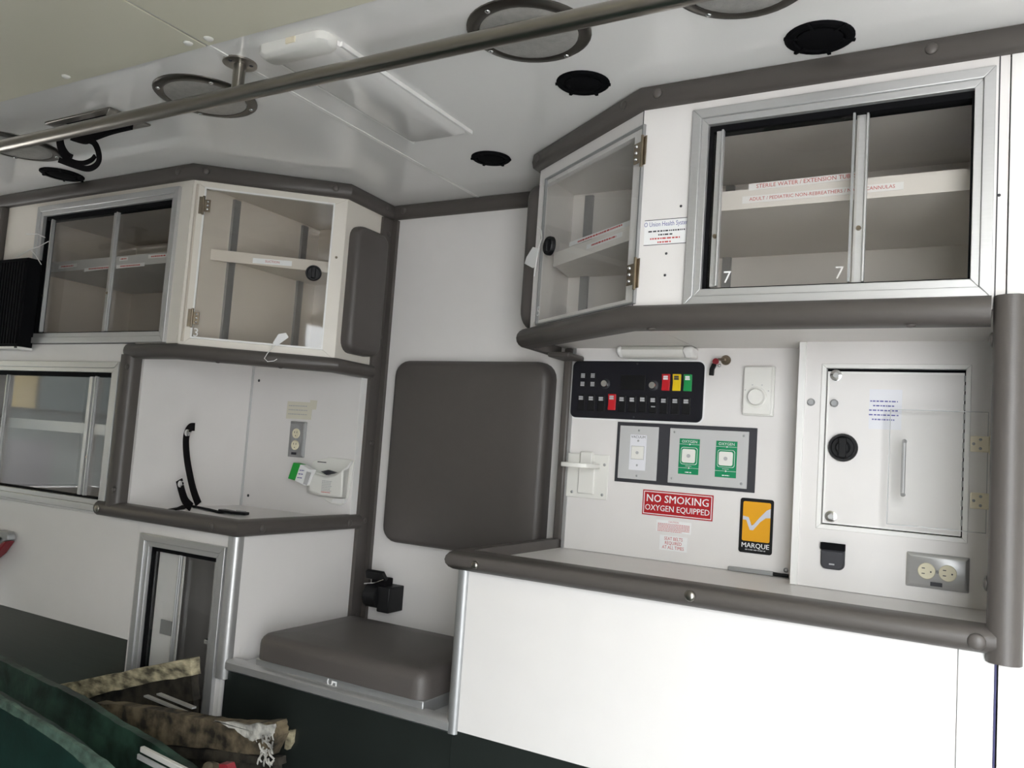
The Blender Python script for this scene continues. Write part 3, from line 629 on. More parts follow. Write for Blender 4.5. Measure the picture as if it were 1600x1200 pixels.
text(F1, um+.002, s0[1]-H_*.19, H_*.26, 'O Union Health System', 'inkb', T, .0016, sx=.72)
for k, (a, c, m) in enumerate(((.1, .96, 'ink'), (.34, .68, 'ink'), (.15, .85, 'inkr'), (.33, .66, 'inkr'))):
    scribble(F1, s0[0]+W_*a, s0[0]+W_*c, s0[1]-H_*(.46+.145*k), H_*.055, m, T, .0016)
T = pad(Fr((-1.0405, 0, 0), (0,1,0), (0,0,1), (-1,0,0)), 1.885, 2.10, 1.385, 1.785, .05, .05, .022).build('head_pad', 'pad')
tag(T, 'tall dark grey padded block left of the corner cabinet over the counter', 'pad')
T = thing('upright_bumper', 'vertical grey padded post bumper at the right end of the counter', 'bumper', (.04, YF, .77))
MB().prism(FZp, [(.031+x, y) for x, y in ((-.025, YF+.02), (-.026, YF-.012), (-.021, YF-.024), (-.008, YF-.032), (.010, YF-.032), (.021, YF-.024), (.026, YF-.012), (.024, YF))], .772, 1.374).build('cover', 'vinyl', T, ang=60)
for z in (.895, 1.302): rivet(T, (.005, YF+.002, z), V(-1,0,0), .013, .006)
# trims right of the sliding cabinet
MB().box((XE+.002, YF-.002, 1.378), (XE+.030, YF+.001, 1.80)).build('panel_strip', 'gasket', bpy.data.objects['wall_side'], bevel=.001)

# ------------------------------------------------------------------ fittings of the switch wall
def px_rect(F, a, b, w_=0):
    p, q = at(F, *a, w_), at(F, *b, w_); return p[0], q[0], q[1], p[1]
def quad(F, tl, tr, br, bl, w_=0):
    P = [at(F, *q, w_) for q in (tl, tr, br, bl)]
    return (P[0][0]+P[3][0])/2, (P[1][0]+P[2][0])/2, (P[2][1]+P[3][1])/2, (P[0][1]+P[1][1])/2
# light bar
u0, u1, v0, v1 = quad(F3, (968, 536), (1088, 541), (1085, 560), (968, 555), .03)
T = thing('light_bar', 'slim white fluorescent light bar above the black switch panel', 'lamp', F3.p((u0+u1)/2, v0, .0))
FE = Fr((0,0,0), (0,-1,0), (0,0,1), (1,0,0))
v1 = ZU-.001; v0 = at(F3, 1030, 559, .035)[1]
prf = [(-Y3, v1), (-Y3+.046, v1), (-Y3+.054, v1-.010), (-Y3+.050, v0+.010), (-Y3+.036, v0), (-Y3, v0)]
MB().prism(FE, prf, u0+.014, u1-.026).build('diffuser', 'plast', T, ang=60)
for a, c in ((u0, u0+.014), (u1-.026, u1)):
    MB().prism(FE, [(x+(0.003 if x > -Y3+.01 else 0), y) for x, y in prf], a, c).build('end_cap', 'gasket', T, bevel=.006)
# switch panel
u0, u1, v0, v1 = quad(F3, (896, 562), (1101, 567), (1096, 661), (890, 651), .006)
T = thing('switch_panel', 'black switch panel with coloured rocker switches', 'switch panel', F3.p(u0, v0, 0))
MB().loft(F3, [(rr(u0, u1, v0, v1, .016), .0), (rr(u0, u1, v0, v1, .016), .004), (rr(u0+.002, u1-.002, v0+.002, v1-.002, .015), .006)]).build('plate', 'navy', T)
MB().loft(F3, [(rr(u0-.004, u1+.004, v0-.004, v1+.004, .019), .0002), (rr(u0-.004, u1+.004, v0-.004, v1+.004, .019), .0014)]).build('border', 'paper', T)
SC = 240/1600
def sp(x, y): return at(F3, 880+x*SC, 560+y*SC, .008)
def rocker(x, y, m, wd=.0215, hg=.043, col='legend'):
    u, v = sp(x, y)
    b = MB().prism(Fr(F3.p(u-wd/2, v, 0), F3.n, (0,0,1), F3.u), [(.0055, -hg/2), (.011, -hg/2), (.0085, 0), (.0135, hg/2), (.0055, hg/2)], 0, wd).build('rocker_switch', m, T, bevel=.0012)
    for dv in (.34, .21): MB().fbox(F3, u-wd*.27, u+wd*.27, v+hg*dv-.0022, v+hg*dv+.0022, .0105, .0142).build('legend', col, b)
rocker(1070, 250, 'rred', col='paper'); rocker(1183, 252, 'ryel', col='ink'); rocker(1298, 255, 'rgrn', col='paper'); rocker(508, 455, 'rred')
for k, (x, y) in enumerate(((190, 400), (293, 405), (397, 410), (613, 415), (720, 420), (828, 418), (937, 425), (1048, 432), (1167, 436), (1282, 440))):
    rocker(x, y+58, 'black')
for x, y in ((208, 180), (310, 180), (202, 266), (306, 268), (937, 520)):
    u, v = sp(x, y); b = MB().fbox(F3, u-.0095, u+.0095, v-.0075, v+.0075, .0055, .009).build('indicator', 'black', T, bevel=.001)
    for dv in (.0042, 0, -.0042): MB().fbox(F3, u-.0058, u+.0058, v+dv-.0015, v+dv+.0015, .0088, .0094).build('legend', 'legend', b)
for x, y in ((437, 264), (936, 282)):
    u, v = sp(x, y); k = MB().lathe(F3.p(u, v, .0055), F3.n, [(.0098, 0), (.0098, .010), (.0085, .012), (0, .012)], 20).build('dimmer_knob', 'chrome', T)
    for dd in (.012,): MB().lathe(F3.p(u, v, .0055), F3.n, [(.014, 0), (.014, .001), (.0, .001)], 20).build('dial_ring', 'slate', k)
a, c = sp(600, 170), sp(850, 330); MB().fbox(F3, a[0], c[0], c[1], a[1], .0055, .0075).build('display', 'black', T, bevel=.001)
for x, y in ((770, 55), (730, 612)): MB().dome(F3.p(*sp(x, y), .006), F3.n, .003, .0012, 8).build('screw', 'slate', T)
# key switch
p = world(F3, 1134.5, 563); T = thing('key_switch', 'small key switch with a dark key hanging from it', 'key switch', p)
MB().lathe(p, F3.n, [(.0125, 0), (.0125, .004), (.009, .008), (0, .008)], 18).build('barrel', 'brass', T)
MB().box(p+V(-.016, -.020, -.003), p+V(.002, -.008, .003)).build('key_shank', 'brass', T, bevel=.001)
MB().lathe(p+V(-.020, -.022, -.006), V(0,-1,.2), [(.008, -.002), (.008, .002), (0, .002)], 14).build('key_bow', 'dred', T)
MB().tube([p+V(-.022, -.024, -.012), p+V(-.027, -.026, -.026), p+V(-.028, -.025, -.042)], 0, flat=(.013, .005, V(1,0,0))).build('key_fob', 'black', T, bevel=.002)
MB().dome(p+V(-.010, -.022, -.016), V(0,-1,0), .005, .005).build('key_ring_bead', 'chrome', T)
# thermostat
u0, u1, v0, v1 = quad(F3, (1162, 572), (1207, 573), (1205, 648), (1160, 647), .018)
T = thing('thermostat', 'white wall thermostat with a round dial', 'thermostat', F3.p(u0, v0, 0))
MB().fbox(F3, u0, u1+.004, v0-.003, v1+.002, 0, .012).build('base', 'plast', T, bevel=.003)
MB().fbox(F3, u0, u1-.001, v0, v1, .012, .019).build('cover', 'plast', T, bevel=.003)
um, vm = (u0+u1)/2-.001, v0+.042
k = MB().lathe(F3.p(um, vm, .018), F3.n, [(.026, 0), (.026, .002), (.0235, .0035), (.0215, .002), (.0205, .002), (.0200, .010), (.018, .013), (0, .013)], 32).build('dial', 'plast', T)
for du, dv in ((-.028, .017), (-.011, .03), (.012, .03), (.028, .016)): MB().fbox(F3, um+du-.0015, um+du+.0015, vm+dv-.001, vm+dv+.001, .0188, .0196).build('dial_mark', 'legend', T)
# gas outlet plates on a dark bezel
u0, u1, v0, v1 = quad(F3, (966, 658), (1183, 670), (1179, 771), (959, 751), .004)
T = thing('gas_outlet_board', 'dark bezel board with one grey and two green oxygen outlets', 'outlet', F3.p(u0, v0, 0))
MB().fbox(F3, u0, u1, v0, v1, 0, .004).build('bezel', 'slate', T, bevel=.001)
SC2 = 230/1600
def gp(x, y, w_=.008): return at(F3, 960+x*SC2, 660+y*SC2, w_)
def plate(tl, tr, br, bl):
    P = [gp(*q) for q in (tl, tr, br, bl)]
    r = ((P[0][0]+P[3][0])/2, (P[1][0]+P[2][0])/2, (P[2][1]+P[3][1])/2, (P[0][1]+P[1][1])/2)
    return r, MB().fbox(F3, *r, .004, .008).build('outlet_plate', 'grey', T, bevel=.001)
r, pl_ = plate((68, 28), (482, 55), (452, 635), (28, 605))
uc = (r[0]+r[1])/2; a = gp(160, 130); c = gp(355, 528)
MB().fbox(F3, uc-.0225, uc+.0225, c[1], a[1], .008, .010).build('outlet_label', 'paperv', pl_)
vv_ = gp(255, 330)[1]; k = MB().fbox(F3, uc-.017, uc+.017, vv_-.017, vv_+.017, .010, .013).build('outlet_socket', 'plast', pl_, bevel=.002)
MB().lathe(F3.p(uc, vv_, .013), F3.n, [(.004, 0), (.004, .002), (.002, .002), (0, .001)], 12).build('port', 'legend', k)
MB().ring(F3, (uc-.0178, uc+.0178, vv_-.0178, vv_+.0178), (uc-.0168, uc+.0168, vv_-.0168, vv_+.0168), .010, .0104).build('outline', 'legend', pl_)
text(F3, uc, gp(255, 160)[1], .0095, 'VACUUM', 'ink', pl_, .0103)
for q in ((262, 85), (240, 580), (262, 200), (240, 465)): MB().dome(F3.p(uc, gp(*q)[1], .010 if q[1] in (200, 465) else .008), F3.n, .003, .0015, 8).build('screw', 'alud', pl_)
r, pl_ = plate((608, 58), (1460, 105), (1440, 722), (575, 655))
for (x0, y0), (x1, y1), sx_ in (((708, 165), (915, 565), (812, 365)), ((1110, 187), (1330, 605), (1215, 395))):
    cx, cy = gp(*sx_); hw, hh = .0262, .0445
    g_ = MB().fbox(F3, cx-hw, cx+hw, cy-hh-.002, cy+hh-.001, .008, .0096).build('outlet_label', 'green', pl_)
    def sq(h, r_, wa, wb): return MB().loft(F3, [(rr(cx-h, cx+h, cy-h, cy+h, r_), wa), (rr(cx-h, cx+h, cy-h, cy+h, r_), wb)])
    sq(.0216, .006, .0096, .0101).build('outline', 'paper', g_); sq(.0207, .006, .0098, .0105).build('inset', 'green', g_)
    sq(.0172, .005, .0098, .0135).build('outlet_socket', 'plast', g_)
    MB().lathe(F3.p(cx, cy, .0135), F3.n, [(.0048, 0), (.0048, .0015), (.003, .0015), (0, .001)], 12).build('port', 'legend', g_)
    text(F3, cx, cy+.0360, .0098, 'OXYGEN', 'paper', g_, .0101)
    MB().fbox(F3, cx-hw, cx+hw, cy+.0290, cy+.0297, .0094, .0100).fbox(F3, cx-hw, cx+hw, cy-.0310, cy-.0303, .0094, .0100).build('rule', 'paper', g_)
    for dv in (.0293, -.0306): MB().dome(F3.p(cx, cy+dv, .0096), F3.n, .0026, .001, 8).build('screw', 'chrome', g_)
    scribble(F3, cx-.008, cx+.010, cy-.0415, .0024, 'paper', g_, .0101); scribble(F3, cx-.008, cx+.008, cy-.0255, .0012, 'paper', g_, .0101)
for q in ((655, 103), (1407, 147), (625, 607), (1377, 668)): MB().dome(F3.p(*gp(*q), .008), F3.n, .0032, .0015, 8).build('screw', 'alud', pl_)
# fold out bottle bracket
u0, u1, v0, v1 = quad(F3, (890, 706), (951, 713), (949, 781), (882, 776), .004)
T = thing('fold_out_holder', 'white plastic fold-out holder beside the gas outlets', 'holder', F3.p(u0, v0, 0))
MB().fbox(F3, u0, u1, v0, v1, 0, .005).build('base_plate', 'plast', T, bevel=.002)
um = (u0+u1)/2; 
MB().fbox(F3, um-.024, um+.024, v0+.012, v1-.02, .005, .012).build('recess_frame', 'plast', T, bevel=.003)
MB().fbox(F3, um-.020, um+.016, v1-.03, v1+.006, .005, .016).build('hinge_block', 'plast', T, bevel=.003)
vz = at(F3, 910, 727, .04)[1]
R0 = [(um+.040, .012), (um+.040, .055), (um+.030, .080), (um+.005, .092), (um-.020, .092), (um-.044, .080), (um-.052, .055), (um-.052, .012)]
FT = Fr((0, Y3, vz), (1,0,0), (0,-1,0), (0,0,1))
ring_o = R0; ring_i = [(um+(x-um)*.80, .012 if y < .02 else y-.010) for x, y in R0]
MB().prism(FT, ring_o+ring_i[::-1], -.006, .006).build('fold_out_arm', 'plast', T, bevel=.002)
for a_, c_ in ((u1-.012, v1-.026), (u0+.018, v0+.014), (u1-.014, v0+.013)): MB().dome(F3.p(a_, c_, .005), F3.n, .004, .002, 10).build('screw', 'alud', T)
# signs and stickers
def sign(name, label, cat, F, q, m, wq=.0012):
    r = quad(F, *q, wq); t = thing(name, label, cat, F.p(r[0], r[2], 0)); MB().fbox(F, *r, 0.0002, wq).build('sheet', m, t); return t, r
T, r = sign('warning_sign', 'red and white no smoking sign below the gas outlets', 'sign', F3, ((1005, 764), (1116, 775), (1112, 815), (1003, 803)), 'red')
H_, W_ = r[3]-r[2], r[1]-r[0]; um = (r[0]+r[1])/2
MB().ring(F3, (r[0]+.003, r[1]-.003, r[2]+.003, r[3]-.003), (r[0]+.005, r[1]-.005, r[2]+.005, r[3]-.005), .001, .0016).build('border', 'paper', T)
text(F3, um, r[3]-H_*.33, H_*.42, 'NO SMOKING', 'paper', T, .0018, .012, sx=.97); text(F3, um, r[3]-H_*.70, H_*.33, 'OXYGEN EQUIPPED', 'paper', T, .0018, .012, sx=.9)
T, r = sign('caution_sticker', 'pale caution sticker with fine red print under the no smoking sign', 'sticker', F3, ((1026, 812), (1080, 817), (1079, 835), (1025, 830)), 'paper')
W_, H_ = r[1]-r[0], r[3]-r[2]; text(F3, (r[0]+r[1])/2, r[3]-.003, .006, 'CAUTION', 'inkr', T, .0016)
for k in range(6): scribble(F3, r[0]+.004, r[1]-.003-(.02 if k == 5 else 0), r[3]-H_*(.30+.125*k), .0015, 'inkr', T, .0016)
T, r = sign('seat_belt_sticker', 'small white seat belt sticker with red lettering above the counter', 'sticker', F3, ((1031, 836), (1074, 840), (1073, 863), (1030, 859)), 'paper')
for k, s in enumerate(('SEAT BELTS', 'REQUIRED', 'AT ALL TIMES')): text(F3, (r[0]+r[1])/2, r[3]-(r[3]-r[2])*(.2+.3*k), (r[3]-r[2])*.32, s, 'inkr', T, .0016, sx=.8)
u0, u1, v0, v1 = quad(F3, (1157, 777), (1209, 782), (1206, 868), (1154, 862), .003)
T = thing('maker_badge', 'black framed amber badge with a silver tick mark', 'badge', F3.p(u0, v0, 0)); W_, H_ = u1-u0, v1-v0
MB().loft(F3, [(rr(u0, u1, v0, v1, .006), 0), (rr(u0, u1, v0, v1, .006), .003)]).build('plate', 'black', T)
MB().loft(F3, [(rr(u0+W_*.09, u1-W_*.08, v0+H_*.215, v1-H_*.06, .004), .003), (rr(u0+W_*.09, u1-W_*.08, v0+H_*.215, v1-H_*.06, .004), .0034)]).build('panel', 'amber', T)
tk = [(.10, .655), (.16, .665), (.24, .615), (.30, .49), (.42, .41), (.48, .41), (.55, .47), (.70, .60), (.92, .68), (.92, .86), (.78, .80), (.62, .66), (.42, .50), (.34, .60), (.22, .68), (.10, .69)]
tk = [(.10, .60), (.20, .60), (.32, .42), (.42, .42), (.62, .58), (.78, .66), (.92, .67), (.92, .84), (.80, .80), (.60, .66), (.42, .52), (.37, .50), (.27, .65), (.10, .67)]
MB().prism(F3, [(u0+W_*a, v0+H_*c) for a, c in tk], .0034, .0042).build('tick_emblem', mat('silver_print', (.62, .64, .72), .3), T)
text(F3, (u0+u1)/2, v0+H_*.135, H_*.125, 'MARQUE', 'paper', T, .0034, .015, sx=1.0); scribble(F3, u0+W_*.2, u1-W_*.18, v0+H_*.06, H_*.02, 'legend', T, .0034)
# sockets
def duplex(T, F, cx, cy, horizontal, pm, hw, hh):
    pl_ = MB().loft(F, [(rr(cx-hw, cx+hw, cy-hh, cy+hh, .002, 2), 0), (rr(cx-hw, cx+hw, cy-hh, cy+hh, .002, 2), .004), (rr(cx-hw+.007, cx+hw-.007, cy-hh+.007, cy+hh-.007, .002, 2), .010)]).build('cover_plate', pm, T)
    for s_ in (-1, 1):
        a, c = (cx+s_*.0195, cy) if horizontal else (cx, cy+s_*.0195)
        f_ = MB().lathe(F.p(a, c, .008), F.n, [(.0165, 0), (.0165, .004), (.0155, .005), (0, .005)], 24).build('receptacle', 'ivory', T)
        if horizontal: sl = [(-.006, .0055, .006, .0018), (-.006, -.0055, .006, .0018), (.008, -.001, .003, .003)]
        else: sl = [(-.0055, .004, .0018, .006), (.0055, .004, .0018, .006), (0, -.008, .003, .003)]
        for x, y, w_, h_ in sl: MB().fbox(F, a+x-w_/2, a+x+w_/2, c+y-h_/2, c+y+h_/2, .0125, .0134).build('slot', 'slate', f_)
    MB().dome(F.p(cx, cy, .010), F.n, .0032, .002, 8).build('screw', 'alud', T)
    q = (cx-.001, cy-hh+.010) if horizontal else (cx-.003, cy-hh+.012)
    MB().fbox(F, q[0]-.011, q[0]+.011, q[1]-.004, q[1]+.004, .010, .0112).build('label', 'slate', T)
r = quad(F2, (1417, 861), (1515.5, 872.5), (1513.8, 927), (1415, 914.5), .004); cx, cy = (r[0]+r[1])/2, (r[2]+r[3])/2
T = thing('wall_socket', 'bright steel double wall socket below the clear flap', 'socket', F2.p(cx, cy, 0)); duplex(T, F2, cx, cy, True, 'alu', (r[1]-r[0])/2, (r[3]-r[2])/2)
r = quad(F2, (1282, 848), (1320, 851), (1319, 891), (1282, 889), .01); cx = (r[0]+r[1])/2
T = thing('power_socket_cover', 'black flip cover of a twelve volt socket by the white strip', 'socket', F2.p(cx, r[2], 0))
MB().loft(F2, [(rr(r[0], r[1], r[2], r[3], .012, 5, (1, 1, 0, 0)), 0), (rr(r[0], r[1], r[2], r[3], .012, 5, (1, 1, 0, 0)), .008)]).build('housing', 'slate', T, bevel=.001)
MB().fbox(F2, r[0]-.0005, r[1]+.0005, r[3]-.014, r[3]+.001, .002, .014).build('hinge_bar', 'blackm', T, bevel=.001)
MB().loft(F2, [(rr(r[0]+.002, r[1]-.002, r[2]+.002, r[3]-.016, .010, 5, (1, 1, 0, 0)), .008), (rr(r[0]+.003, r[1]-.003, r[2]+.003, r[3]-.017, .010, 5, (1, 1, 0, 0)), .013)]).build('lid', 'slate', T)
MB().fbox(F2, cx-.006, cx+.005, r[2]+.010, r[2]+.013, .013, .0142).build('lid_mark', 'legend', T)
T = thing('ballpoint_pen', 'silver pen with a black tip lying against the switch wall on the counter', 'pen', (-.45, Y3-.008, ZCT))
a, c, e = world(F3, 1138, 888, .008), world(F3, 1208, 899, .008), world(F3, 1232, 902, .008)
for q in (a, c, e): q.z = max(q.z, ZCT+.006)
MB().tube([a, c], 0, flat=(.010, .009, V(0,0,1))).build('barrel', 'alud', T, bevel=.001); MB().cyl(c, e, .0045, .004, 10).build('tip', 'black', T)

# ------------------------------------------------------------------ fittings of the left alcove and recess
FA = FY(2.052)
r = quad(FA, (455, 657.5), (480, 660), (473, 715), (449, 713.5), .004); cx, cy = (r[0]+r[1])/2, (r[2]+r[3])/2
T = thing('wall_socket', 'dull metal upright wall socket inside the alcove', 'socket', FA.p(cx, cy, 0)); duplex(T, FA, cx, cy, False, 'alud', (r[1]-r[0])/2, (r[3]-r[2])/2)
q = ((450, 627), (489, 629), (486, 656), (447, 654)); r = quad(FA, *q)
T = thing('tape_note', 'strip of masking tape with faint handwriting above the alcove socket', 'note', FA.p(r[0], r[2], 0))
MB().prism(FA, [at(FA, *p) for p in q], .0003, .0010).prism(FA, [at(FA, *p) for p in ((485, 625), (496, 626), (494, 640), (485, 640))], .0003, .0009).build('tape', 'tape', T)
for k in range(3): scribble(FA, r[0]+.008, r[1]-.02, r[3]-.014-.014*k, .003, 'legend', T, .0013)
r = quad(FA, (492, 716), (554, 720), (548, 782), (476, 775), .05); 
T = thing('wall_dispenser', 'white plastic bin dispenser on the alcove wall', 'dispenser', FA.p((r[0]+r[1])/2, r[2], 0))
def dp(x, y, w_=.035): return at(FA, 440+x*.15, 615+y*.15, w_)
MB().prism(FA, [dp(*q, .004) for q in ((330, 700), (500, 665), (760, 690), (690, 1100), (620, 1165), (520, 1150), (400, 1075), (260, 1030), (270, 950))], 0, .006).build('back_plate', 'plast', T, bevel=.002)
MB().loft(FA, [([dp(*q, .004) for q in ((335, 830), (480, 855), (600, 830), (720, 760), (680, 1095), (400, 1075), (265, 1030), (270, 960))], .006),
               ([dp(*q, .05) for q in ((345, 835), (470, 868), (560, 850), (650, 790), (640, 1080), (420, 1060), (300, 1020), (300, 960))], .055)]).build('bin', 'plast', T, bevel=.006)
MB().prism(FA, [dp(*q, .05) for q in ((430, 812), (505, 795), (590, 822), (490, 850))], .052, .060).build('slot_opening', 'slate', T)
MB().tube([FA.p(*dp(*q, .03), .03) for q in ((345, 828), (470, 862), (590, 838), (690, 770), (735, 705))], .004, 8).build('rim', 'gasket', T)
a, c = dp(425, 900, .055), dp(515, 1050, .055)
for k in range(8): scribble(FA, a[0], c[0]-(.004 if k % 3 else 0), a[1]-(a[1]-c[1])*(.05+.12*k), .0022, 'inkr' if k == 7 else 'legend', T, .0562)
MB().fbox(FA, *(lambda p, q: (p[0], q[0], q[1], p[1]))(dp(375, 705, .006), dp(465, 722, .006)), .006, .0066).build('lettering', 'slate', T)
MB().prism(FA, [dp(*q, .02) for q in ((530, 1095), (660, 1095), (640, 1145), (520, 1140))], .006, .02).build('drip_lip', 'gasket', T)
T = thing('test_strip_box', 'green and white packet poking out of the wall dispenser', 'packet', FA.p(*dp(200, 820, .06), .05))
MB().prism(FA, [dp(*q, .06) for q in ((155, 718), (228, 738), (170, 905), (98, 885))], .045, .075).build('green_end', 'lime', T, bevel=.002)
MB().prism(FA, [dp(*q, .06) for q in ((228, 738), (330, 795), (268, 960), (170, 905))], .045, .075).build('carton', 'paper', T, bevel=.002)
MB().prism(FA, [dp(*q, .06) for q in ((300, 812), (345, 825), (300, 955), (262, 940))], .0755, .077).build('tear_strip', 'legend', T)
for k in range(3): a = dp(240-12*k, 800+38*k, .06); scribble(FA, a[0]-.006, a[0]+.014, a[1], .003, 'inkb', T, .0765)
# black strap in the alcove, rising from the floor by the side wall
T = thing('buckle_strap', 'black webbing strap with metal snaps standing in the alcove', 'strap', (-2.12, 1.745, .804))
FS = FY(1.745)
def fp_(x, y, w_=0): return FS.p(*at(FS, x*.25, 520+y*.25, w_), w_)
up = V(1, 0, 0)
MB().tube(smooth([fp_(1215, 588, .004), fp_(1190, 592), fp_(1170, 625), fp_(1162, 680), fp_(1168, 780), fp_(1185, 880), fp_(1208, 980), fp_(1240, 1070)]), 0, flat=(.025, .004, up, V(0,-1,0))).build('long_band', 'web', T)
MB().tube(smooth([fp_(1120, 920, .01), fp_(1135, 985, .01), fp_(1158, 1050, .01), fp_(1195, 1090, .01)]), 0, flat=(.027, .004, up, V(0,-1,0))).build('short_band', 'web', T)
for q in ((1170, 625), (1128, 945)): MB().lathe(fp_(*q, .013), V(0,-1,0), [(.0105, -.004), (.0105, .002), (.006, .004), (0, .004)], 14).build('snap', 'chrome', T)
z = ZCT+.004; FZs = FZ(z, 1)
def fl(x, y): return world(FZs, x*.25, 520+y*.25)
MB().tube([fl(1070, 1105), fl(1130, 1095), fl(1170, 1075), fl(1280, 1045)], 0, flat=(.022, .003, V(0,1,0))).build('cross_band', 'web', T)
MB().tube([fl(1190, 1080), fl(1290, 1100), fl(1390, 1125)], 0, flat=(.020, .003, V(0,1,0))).build('tail_band', 'web', T)
bk = MB().tube([fl(1385, 1118)+V(0,0,.004), fl(1460, 1132)+V(0,0,.004), fl(1545, 1140)+V(0,0,.004)], 0, flat=(.026, .009, V(0,1,0))).build('buckle', 'black', T, bevel=.002)
MB().tube([fl(1480, 1130)+V(0,0,.009), fl(1530, 1137)+V(0,0,.009)], 0, flat=(.008, .003, V(0,1,0))).build('buckle_slot', 'legend', bk)
# seat belt retractor
p = world(FB, 608, 925); SB = 100/1200
def bp_(x, y, w_): return at(FB, 560+x*SB, 870+y*SB, w_)
T = thing('belt_retractor', 'black seat belt retractor on the wall behind the seat', 'retractor', p)
a, c = bp_(600, 500, 0), bp_(855, 1000, 0); a2 = bp_(600, 500, .0)
u0, u1, v0, v1 = bp_(500, 700, .05)[0], bp_(850, 700, 0)[0], bp_(700, 985, 0)[1], bp_(700, 510, 0)[1]
MB().fbox(FB, u1-.045, u1, v0, v1, 0, .075).build('bracket', 'black', T, bevel=.003)
cc = FB.p(u1-.075, (v0+v1)/2+.004, .055)
MB().lathe(cc+V(-.022, 0, 0), V(1,0,0), [(.03, 0), (.036, .004), (.036, .05), (.03, .054)], 24).build('reel', 'black', T)
MB().fbox(FB, u1-.085, u1-.03, v1-.004, v1+.022, .02, .06).build('webbing', 'web', T, bevel=.003)
MB().prism(Fr(FB.p(u1-.1, v1+.02, .065), (1,0,0), (0,-.5,.86), (0,-.86,-.5)), [(0, 0), (.08, .0), (.074, .028), (.008, .028)], -.007, .007).build('tongue', 'black', T, bevel=.002)
MB().tube([FB.p(u1-.088, v1+.003, .09), FB.p(u1-.050, v1+.010, .088), FB.p(u1-.026, v1+.022, .075)], .0022, 8).build('tongue_edge', 'chrome', T)

# ------------------------------------------------------------------ ceiling fittings
def dome_light(c, label, ry):
    T = thing('dome_light', label, 'lamp', (c[0], c[1], ZC), 'round dome lights along the ceiling rail')
    R = .118
    MB().lathe((c[0], c[1], ZC), V(0,0,-1), [(R, 0), (R, .003), (R-.004, .006), (R-.020, .008), (R-.024, .006), (R-.024, .0)], 40).build('bezel', 'bezel', T, ang=50)
    MB().lathe((c[0], c[1], ZC), V(0,0,-1), [(R-.025, .001), (R-.025, .006), (R-.030, .009), (R-.050, .0115), (R-.075, .013), (.02, .014), (0, .014)], 40).build('lens', 'lens', T)
    for k in range(4):
        t = math.pi/4+k*math.pi/2+ry; MB().dome((c[0]+(R-.013)*math.cos(t), c[1]+(R-.013)*math.sin(t), ZC-.0072), V(0,0,-1), .0055, .003, 10).build('screw', 'chrome', T)
dome_light((-1.625, 1.262), 'round dome light beside the ceiling rail stanchion', .2)
dome_light((-.762, 1.287), 'round dome light crossed by the rail at the top middle', .5)
dome_light((-.362, 1.272), 'round dome light cut off by the top edge near the right', 0)
dome_light((-2.482, 1.297), 'round dome light at the far left end of the ceiling', .3)
def vent(c, label, R=.056):
    T = thing('ceiling_vent', label, 'vent', (c[0], c[1], ZC), 'round black ceiling vents')
    MB().lathe((c[0], c[1], ZC), V(0,0,-1), [(R, 0), (R, .002), (R*.93, .005), (R*.74, .005), (R*.70, .002), (R*.70, .0005)], 32).build('ring', 'vent', T)
    MB().lathe((c[0], c[1], ZC), V(0,0,-1), [(R*.66, .0008), (R*.66, .004), (R*.6, .0055), (0, .006)], 28).build('disc', 'vent', T)
    for k in range(6):
        t = k*math.pi/3+.4; d = V(math.cos(t), math.sin(t), 0); e = V(-d.y, d.x, 0); q = V(c[0], c[1], ZC-.004)
        MB().tube([q+d*R*.62, q+d*R*1.03], 0, flat=(.006, .004, e)).build('clip', 'vent', T)
vent((-.758, 1.520), 'round black ceiling vent between dome light and the door numbered 5', .057)
vent((-.279, 1.508), 'round black ceiling vent above the panes numbered 7', .061)
vent((-1.184, 1.845), 'small round black ceiling vent above the backrest wall', .054)
vent((-2.608, 1.512), 'flat black oval ceiling vent at the left above the sliding cabinet', .066)
# long rail with stanchions
RY, RZ, RR = 1.168, 1.776, .0165
T = thing('grab_rail', 'long stainless grab rail running under the ceiling', 'rail', (-1.0, RY, ZC))
MB().cyl((-3.2, RY, RZ), (.9, RY, RZ), RR, n=24).build('bar', 'rail', T)
for x in (-1.405, -3.0, .4):
    s_ = MB().cyl((x, RY, RZ+.008), (x, RY, ZC-.004), .013, n=20).build('stanchion', 'rail', T)
    MB().lathe((x, RY, ZC), V(0,0,-1), [(.036, 0), (.036, .004), (.030, .006), (0, .006)], 28).build('flange', 'rail', s_)
    for k in range(3):
        t = k*2.09+.5; MB().dome((x+.025*math.cos(t), RY+.025*math.sin(t), ZC-.006), V(0,0,-1), .0045, .002, 8).build('screw', 'slate', s_)
# long shallow ceiling lamp
T = thing('ceiling_lamp', 'long flat white ceiling lamp with rounded end caps', 'lamp', (-1.21, 1.39, ZC))
x0, x1, y0, y1 = -1.312, -1.128, 1.125, 1.665
MB().loft(FC, [(rr(x0+.006, x1-.006, y0+.03, y1-.01, .02), 0), (rr(x0+.006, x1-.006, y0+.03, y1-.01, .02), .010), (rr(x0+.022, x1-.022, y0+.03, y1-.025, .02), .017)]).build('diffuser', 'ceil', T, ang=50)
MB().loft(FC, [(rr(x0, x1, y0, y0+.055, .022), 0), (rr(x0, x1, y0, y0+.055, .022), .016), (rr(x0+.008, x1-.008, y0+.008, y0+.05, .018), .023)]).build('end_cap', 'plast', T, ang=50)
MB().box((-1.225, y0-.003, ZC-.014), (-1.20, y0+.004, ZC-.002)).build('rocker', 'beige', T, bevel=.001)
for x in (x0+.003, x1-.003): MB().box((x-.0035, y0+.055, ZC-.010), (x+.0035, y1, ZC)).build('side_rail', 'gasket', T, bevel=.001)
